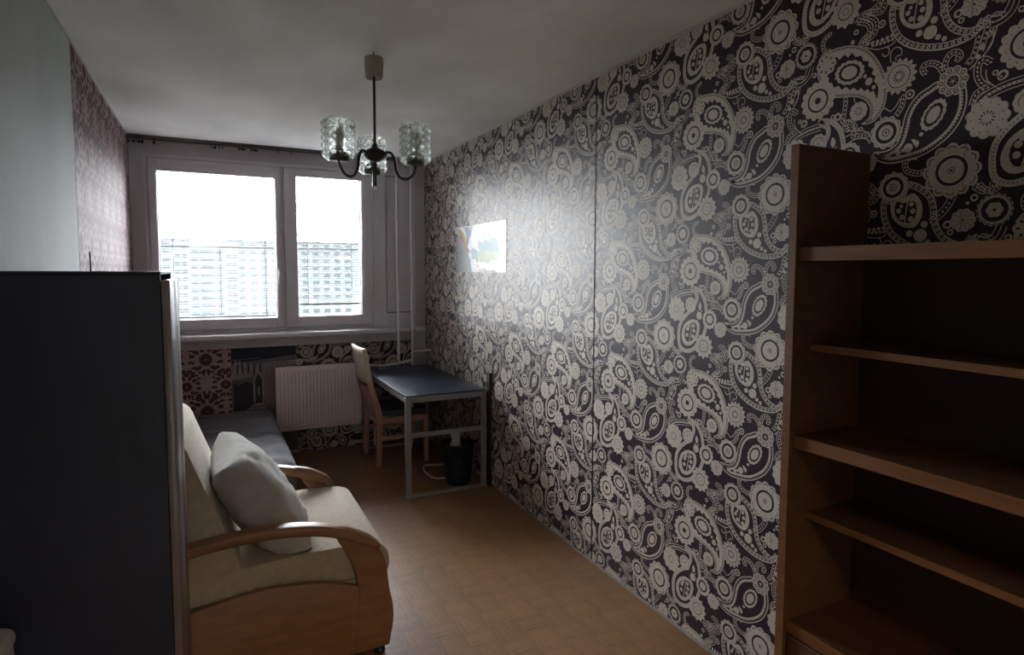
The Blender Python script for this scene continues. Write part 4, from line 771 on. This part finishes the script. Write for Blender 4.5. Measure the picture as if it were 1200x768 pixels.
# cushion leaning on the backrest
def cushion(c,hu,hv,T,tilt,seed):
    # two crowned faces meeting in a seam with drawn-out corners; settles against seat and backrest
    c=Vector(c); v_=Vector((-math.sin(tilt),0,math.cos(tilt))); n_=Vector((math.cos(tilt),0,math.sin(tilt))); u_=Vector((0,1,0)); mb=MB(); nn=30
    def fn(sg):
        def g(i,j):
            s,t=math.sin((i-.5)*math.pi),math.sin((j-.5)*math.pi)
            e=max(0,(1-s*s))*max(0,(1-t*t))
            k=1-.07*(1-t*t)*abs(s)**4; k2=1-.07*(1-s*s)*abs(t)**4
            th=T*e**.30
            p=c+u_*(s*hu*k)+v_*(t*hv*k2)+n_*(sg*th)
            cr=noise.noise(Vector((s*2.2+seed,t*2.2,sg)))*.014+noise.noise(Vector((s*3+seed,t*9,sg*2)))*.012
            a=math.atan2(t,s); rr=max(abs(s),abs(t))
            cr+=.013*math.sin(a*19+3*rr)*rr**3*e**.15
            p+=n_*(sg*cr*e**.2)
            z=max(p.z,.459)
            bx=[(.33,.100),(.40,.094),(.50,.065),(.615,.026),(.745,-.024),(.868,-.068),(1.1,-.12)]
            for (z0,x0),(z1,x1) in zip(bx,bx[1:]):
                if z0<=z<=z1: p.x=max(p.x,x0+(x1-x0)*(z-z0)/(z1-z0)+.002)
            p.z=z; return p
        return g
    mb.grid(fn(1),nn,nn); mb.grid(fn(-1),nn,nn)
    return mb
pm=cushion((.165,2.715,.615),.285,.255,.115,math.radians(33),3.1)
tag(fuse(pm.build('scatter_cushion',M['pillow'])),'thick grey-beige cushion leaning on the backrest of the armchair','cushion')
# ------------------------------------------------------------------ bed with dark cover
bd=empty('bed',(-.05,4.5,0),'low bed under the window hidden by a dark grey cover','bed')
MB().box(XL+.012,3.79,.04,.385,5.285,.20).build('base',M['bedbase'],bd,bevel=.008)
mt=MB(); rbox(mt,(-.057,4.535,.300),((1,0,0),(0,1,0),(0,0,1)),(.430,.745,.098),14,12); fuse(mt.build('mattress',M['bedbase'],bd))
for x in (-.42,.33):
    for y in (3.85,5.22): MB().box(x-.025,y-.025,0,x+.025,y+.025,.039).build('leg',M['bedbase'],bd)
bs=MB(); bx0,bx1,by0,by1,bz=XL+.004,.425,3.745,5.300,.418
def sheet(i,j):
    # i runs over the width and down the right side, j along the length and down the foot
    W=bx1-bx0; s=i*(W+.30); t=(1-j)*(by1-by0+.34)-.0
    x=min(bx0+s,bx1); dz=max(0,s-W); y=max(by1-t,by0); dy=max(0,t-(by1-by0))
    z=bz-max(dz,0)-max(dy,0)
    edge=min(1,max(0,(bx1-x)/.05)); e2=min(1,max(0,(y-by0)/.05))
    z-=.018*(1-edge)**2+.018*(1-e2)**2
    n1=noise.noise(Vector((x*3.2,y*6,1.3)))*.012+noise.noise(Vector((x*9,y*17,4)))*.008
    fold=abs(noise.noise(Vector((x*2+y*5,y*2-x*3,8))))*.012
    if dz>0 or dy>0:
        k=noise.noise(Vector((y*9,2,.5+x*6)))*.014*min(1,(dz+dy)/.1)
        if dz>0: x+=k+.006
        if dy>0: y-=k+.006
        z=max(z,.045)
        if dz>0 and dy>0: z=max(bz-max(dz,dy)-.02,.045)
    else: z+=n1-fold+.004
    return (x,y,z)
bs.grid(sheet,46,72)
bso=bs.build('bed_cover',M['bedgrey']); tag(bso,'dark grey wrinkled cover spread over the bed under the window','bedspread')
sol=bso.modifiers.new('thickness','SOLIDIFY'); sol.thickness=.004; sol.offset=1
# ------------------------------------------------------------------ desk
DXL,DXR,DYF,DYB,DZ=1.158,1.752,3.952,5.27,.712
dk=empty('desk',(1.455,4.6,0),'grey metal frame desk with slate blue top along the paisley wall','desk')
MB().box(DXL+.002,DYF+.002,DZ-.010,DXR-.002,DYB-.002,DZ).build('desktop',M['desktop'],dk,bevel=.002)
tb=.038
def bar(x0,y0,z0,x1,y1,z1,nm): return MB().box(x0,y0,z0,x1,y1,z1).build(nm,M['deskmetal'],dk,bevel=.002,seg=1)
for x in (DXL,DXR-tb):
    for y in (DYF,DYB-.028): bar(x,y,0,x+tb,y+.028,DZ-.011,'leg')
for y in (DYF,DYB-.028):
    bar(DXL+tb,y,DZ-.050,DXR-tb,y+.028,DZ-.011,'top_rail'); bar(DXL+tb,y+.004,.418,DXR-tb,y+.024,.448,'middle_rail'); bar(DXL+tb,y,.0,DXR-tb,y+.028,.020,'floor_rail')
for x in (DXL,DXR-tb): bar(x+.006,DYF+.028,DZ-.046,x+tb-.006,DYB-.028,DZ-.011,'side_rail')
bar(DXL+.05,DYF+.05,DZ-.090,DXL+.07,DYB-.05,DZ-.062,'keyboard_runner')
pnx=empty('cable_clip',(1.30,5.14,DZ),'small grey metal clip lying on the far end of the desk','clip')
MB().box(1.265,5.130,DZ+.0005,1.335,5.142,DZ+.010).build('bar',M['deskmetal'],pnx,bevel=.002,seg=1)
for x in (1.28,1.32): MB().ball((x,5.136,DZ+.0145),.0075,8,6).build('pin_head',M['handle'],pnx)
lt=MB().box(XR-.022,3.935,0,XR-.004,3.985,.825).build('leaning_board',M['lath'],bevel=.002,seg=1); tag(lt,'narrow black-brown board standing upright between desk corner and paisley wall','board')
# ------------------------------------------------------------------ dining chair pushed under the desk
dc=empty('dining_chair',(1.36,4.93,0),'light wooden chair with pale backrest and grey seat pushed under the desk','chair')
YN,YF=4.705,5.160
def stile(y):
    o=[(1.140,0),(1.176,0),(1.186,.20),(1.192,.40),(1.175,.50),(1.140,.60),(1.108,.70),(1.082,.698),(1.102,.60),(1.132,.50),(1.148,.40),(1.146,.20)]
    MB().prism(o,y,y+.034).build('back_leg',M['beech_rose'],dc,bevel=.004)
stile(YN); stile(YF-.034)
bkp=MB()
def bkf(sg):
    def fn(i,j):
        y=YN+.002+(YF-YN-.004)*i; z=.665+.285*j
        x=1.108-(z-.665)*.165-.020*math.sin(math.pi*i)+sg
        return (x,y,z)
    return fn
def slab(fn0,fn1,nm,mt_,nu=10,nv=6):
    mb=MB(); mb.grid(fn0,nu,nv); mb.grid(fn1,nu,nv); n0=(nu+1)*(nv+1); W=nu+1
    rim=[i for i in range(W)]+[j*W+nu for j in range(1,nv+1)]+[nv*W+i for i in range(nu-1,-1,-1)]+[j*W for j in range(nv-1,0,-1)]
    for a_,b_ in zip(rim,rim[1:]+rim[:1]): mb.f.append([a_,b_,b_+n0,a_+n0]); mb.m.append(0); mb.s.append(False)
    o=mb.build(nm,mt_,dc); bm=bmesh.new(); bm.from_mesh(o.data); bmesh.ops.recalc_face_normals(bm,faces=bm.faces); bm.to_mesh(o.data); bm.free(); return o
slab(bkf(-.014),bkf(.014),'backrest',M['beech_pale'])
def lpf(sg):
    def fn(i,j):
        y=YN+.035+(YF-YN-.070)*i; z=.385+(.275)*j
        x=1.165-max(0,z-.45)*.34-.012*math.sin(math.pi*i)+sg
        return (x,y,z-.02*math.sin(math.pi*i)*(j))
    return fn
slab(lpf(-.006),lpf(.006),'lower_back_panel',M['beech_rose'])
for y in (YN,YF-.034): MB().prism([(1.535,0),(1.567,0),(1.572,.395),(1.530,.395)],y,y+.034).build('front_leg',M['beech_rose'],dc,bevel=.004)
ap_=MB(); ap_.box(1.19,YN+.004,.345,1.53,YN+.026,.395); ap_.box(1.19,YF-.026,.345,1.53,YF-.004,.395); ap_.box(1.532,YN+.035,.345,1.556,YF-.035,.395); ap_.box(1.158,YN+.035,.330,1.180,YF-.035,.384)
ap_.build('seat_frame',M['beech_rose'],dc,bevel=.002,seg=1)
sc_=MB(); rbox(sc_,(1.372,(YN+YF)/2,.423),((1,0,0),(0,1,0),(0,0,1)),(.200,.222,.027),7,10); fuse(sc_.build('seat',M['seatgrey'],dc))
for y in (YN+.006,YF-.028): MB().box(1.187,y,.215,1.537,y+.022,.245).build('stretcher',M['beech_rose'],dc,bevel=.002,seg=1)
# ------------------------------------------------------------------ waste bin, bag, cable
bn=empty('waste_bin',(1.60,4.125,0),'dark navy plastic waste bin under the desk by its near end frame','bin')
MB().lathe([(0,0),(.085,0),(.090,.004),(.098,.06),(.110,.20),(.118,.288),(.126,.290),(.127,.302),(.121,.305),(.114,.290),(.094,.06),(.086,.010),(0,.010)],(1.60,4.125,0),32).build('shell',M['bin'],bn)
bm_=MB(); pb=Vector((1.595,4.17,.31))
def crump(i,j):
    a_=2*math.pi*i; r_=.042*(1-.15*j); k_=noise.noise(Vector((math.cos(a_)*2,math.sin(a_)*2,j*4)))*.022
    return (pb.x+(r_+k_)*math.cos(a_),pb.y+(r_+k_)*math.sin(a_)*.7,.02+.335*j+k_*.6*(j>.9))
bm_.grid(crump,22,10); bo=bm_.build('paper_bag',M['white'],smooth=False); tag(bo,'crumpled white paper bag sticking out of the navy waste bin','bag')
cb=spl([(1.77,4.62,.012),(1.66,4.55,.008),(1.575,4.56,.007),(1.495,4.58,.007),(1.452,4.47,.007),(1.448,4.33,.007),(1.480,4.25,.007),(1.56,4.245,.007),(1.66,4.30,.007),(1.74,4.36,.008)],6)
tag(MB().tube(cb,.0075,8).build('cable',M['cablew']),'white cable looped on the floor under the desk beside the bin','cable')
# ------------------------------------------------------------------ crumpled glossy poster on the paisley wall
PC=[mat('poster_gloss_white',(.70,.73,.74,1),.34,.4,c2=(.60,.64,.66,1),scale=6,bump=.35,bscale=7),mat('poster_grey_green',(.25,.28,.27,1),.4,.3,scale=12),mat('poster_yellow',(.55,.48,.16,1),.25,.5),mat('poster_red',(.50,.10,.07,1),.25,.5),mat('poster_blue',(.12,.27,.37,1),.4,.3),mat('poster_pale_blue',(.26,.42,.50,1),.4,.3,scale=14),mat('poster_lime',(.38,.47,.26,1),.4,.3,scale=14),mat('poster_dark',(.10,.11,.11,1),.3,.5),mat('poster_pink',(.5,.27,.26,1),.4,.3)]
pp=Print()
def T(a,b): return (-4.60+.90*a,1.548+.352*b)       # a: 0 far edge .. 1 near edge
def PP(l,c,*q): pp.poly(l,c,spl([T(*t) for t in q],2,True))
def PS(l,c,*q): pp.poly(l,c,[T(*t) for t in q])
PS(1,1,(0,0),(.33,0),(.315,.14),(.30,.27),(.24,.44),(.21,.58),(.13,.74),(.10,.80),(0,.86))
PS(2,2,(.01,.97),(.08,.95),(.16,.84),(.24,.66),(.25,.58),(.20,.56),(.13,.72),(.08,.83),(.02,.87)); PS(3,3,(.05,.85),(.10,.82),(.17,.68),(.27,.48),(.29,.38),(.23,.46),(.14,.66))
PS(2,4,(.16,.985),(.27,.985),(.31,.86),(.27,.68),(.25,.56),(.22,.64),(.20,.84)); PS(2,5,(.30,.98),(.35,.985),(.33,.86),(.30,.74))
PS(2,5,(.48,.66),(.56,.60),(.60,.68),(.70,.63),(.74,.70),(.84,.66),(.86,.50),(.90,.34),(.82,.40),(.74,.36),(.66,.44),(.55,.41),(.46,.50)); PS(2,5,(.31,.47),(.36,.52),(.44,.47),(.47,.36),(.40,.30),(.34,.27))
PS(3,6,(.47,.44),(.56,.47),(.64,.42),(.76,.43),(.86,.38),(.84,.22),(.74,.25),(.66,.16),(.58,.22),(.50,.20)); PS(3,6,(.40,.30),(.46,.36),(.48,.22),(.43,.20))
PS(3,8,(.46,.02),(.50,.10),(.54,.05),(.60,.09),(.66,.03),(.78,.05),(.86,.01),(.6,.0)); PS(4,3,(.43,.0),(.47,.0),(.49,.12),(.455,.16)); PS(5,7,(.44,.06),(.455,.06),(.448,.26))
PS(4,7,(.44,.82),(.47,.76),(.52,.60),(.525,.52),(.50,.60),(.475,.72)); PS(4,7,(.90,.02),(.925,.02),(.945,.40),(.955,.66),(.93,.60)); PS(4,7,(.95,.90),(.965,.86),(.96,.72),(.985,.50),(.975,.44),(.945,.66)); PS(4,7,(.78,.20),(.80,.16),(.85,.05),(.81,.09))
PS(3,4,(.60,.30),(.66,.34),(.70,.28),(.66,.24)); PS(3,1,(.56,.86),(.575,.9),(.585,.7),(.57,.62)); PS(3,1,(.72,.92),(.73,.94),(.735,.72),(.725,.70))
pcs=clip_rect(pp.t,-4.60,-3.70,1.548,1.90)
po=paper('poster',PC,pcs,-4.60,-3.70,1.548,1.90,lambda u,v,d:(XR-.0035-d*1.0,-u,v+.0 if v<1.7 else v),None)
tag(po,'glossy white poster with faded coloured shapes stuck on the paisley wall near the window','poster')
# ------------------------------------------------------------------ outside: ground, long panel block, trees
GZ=-30
gr=MB().box(-500,40,GZ-1,700,900,GZ).build('ground_lawn',M['ground']); struct(gr)
BYF=245.0; zc=CH
ab=empty('apartment_block',(10,BYF,GZ),'long pale panel apartment block seen far off through the window','building')
wb_=MB(); wb_.box(-60,BYF,GZ,120,BYF+14,zc+8.6); wb_.build('wall',M['block'],ab)
for x0,x1 in ((-40,-6.0),(4.4,70)):
    wb_=MB(); wb_.box(x0,BYF-.8,zc+8.62,x1,BYF+12,zc+10.7); s_=wb_.build('roof_storey',M['block'],ab)
    MB().box(x0-.2,BYF-1.2,zc+10.72,x1+.2,BYF+12.3,zc+11.15).build('parapet',M['blockroof'],s_)
MB().box(-6,BYF-.3,zc+8.62,4.4,BYF+12,zc+8.9).build('parapet',M['blockroof'],ab)
for x in (-.8,.6): MB().box(x-.45,BYF+3,zc+8.92,x+.45,BYF+4,zc+11.4).build('chimney',M['blockroof'],ab)
pw=None
def fwin(x,z,sx_=1,sz=1):
    global pw
    if pw is None:
        mb=MB()
        for a_ in (-1.05,.08): mb.box(a_,-.12,-.65,a_+.97,.0,.65)
        pw=mb.build('window',M['blockwin']); pw.parent=ab; o=pw
    else: o=pw.copy(); col.objects.link(o); o.parent=ab
    o.location=(x-10,-.01,z-GZ); o.scale=(sx_,1,sz)
xs=[-25,-21,-17,-13,-4.35,-1.45,.8,3.7,11.1,14.9,18.7,22.5,26.3,33,37,41,45,49]
for f_ in range(11):
    for x in xs: fwin(x,zc+6.6-f_*2.75)
    for x in (-9.6,-7.4,6.6,8.6,29.6): fwin(x,zc+5.2-f_*2.75,.7)
for x in xs:
    if not -6<x<4.4: fwin(x,zc+9.55,1,.6); pw_=None
for ob in [o for o in col.objects if o.name.startswith('window') and o.parent is ab and o.scale[2]<.9]: ob.location.y-=.8
for x,y,tz,rr,lb in ((-9,205,-13,6.5,'pale leafy tree low before the far block, leftmost seen through the wide left sash'),(7,207,-14.5,6,'pale leafy tree low before the far block, middle one through the wide left sash'),(21,205,-13.5,6,'pale leafy tree low before the far block, right edge of the wide left sash'),(34,206,-13,6,'pale leafy tree low before the far block, left one through the narrow right sash'),(47,205,-14,6,'pale leafy tree low before the far block, right one through the narrow right sash')):
    t_=empty('tree',(x,y,GZ),lb,'tree','trees before the far block')
    MB().tube([(x,y,GZ),(x+.2,y,GZ+6),(x,y,tz-rr)],[.5,.35,.2],8).build('trunk',M['bark'],t_)
    cm=MB(); rr_=random.Random(int(x*7+y))
    for q in range(46):
        a_=rr_.random()*6.28; e_=rr_.uniform(-.9,1); d_=rr*.72*math.sqrt(max(.05,1-e_*e_*.9))*rr_.uniform(.5,1); cm.ball((x+d_*math.cos(a_),y+d_*math.sin(a_),tz-rr+e_*rr*.8),rr*rr_.uniform(.13,.24),7,5)
    for i_,v_ in enumerate(cm.v):
        n_=noise.noise(Vector(v_)*1.3)*.5; cm.v[i_]=(v_[0]+n_,v_[1]+n_*.6,v_[2]+n_)
    cm.build('crown',M['tree'],t_)
# body of the unseen hall lamp, added to go with the warm light
hlm=empty('added_hall_lamp',(.35,-1.9,2.5),'added unseen small round ceiling lamp in the hall behind the camera','lamp')
MB().lathe([(0,0),(.13,0),(.15,-.02),(.13,-.06),(0,-.075)],(.35,-1.9,2.5),20).build('added_lamp_shade',M['bulb'],hlm)
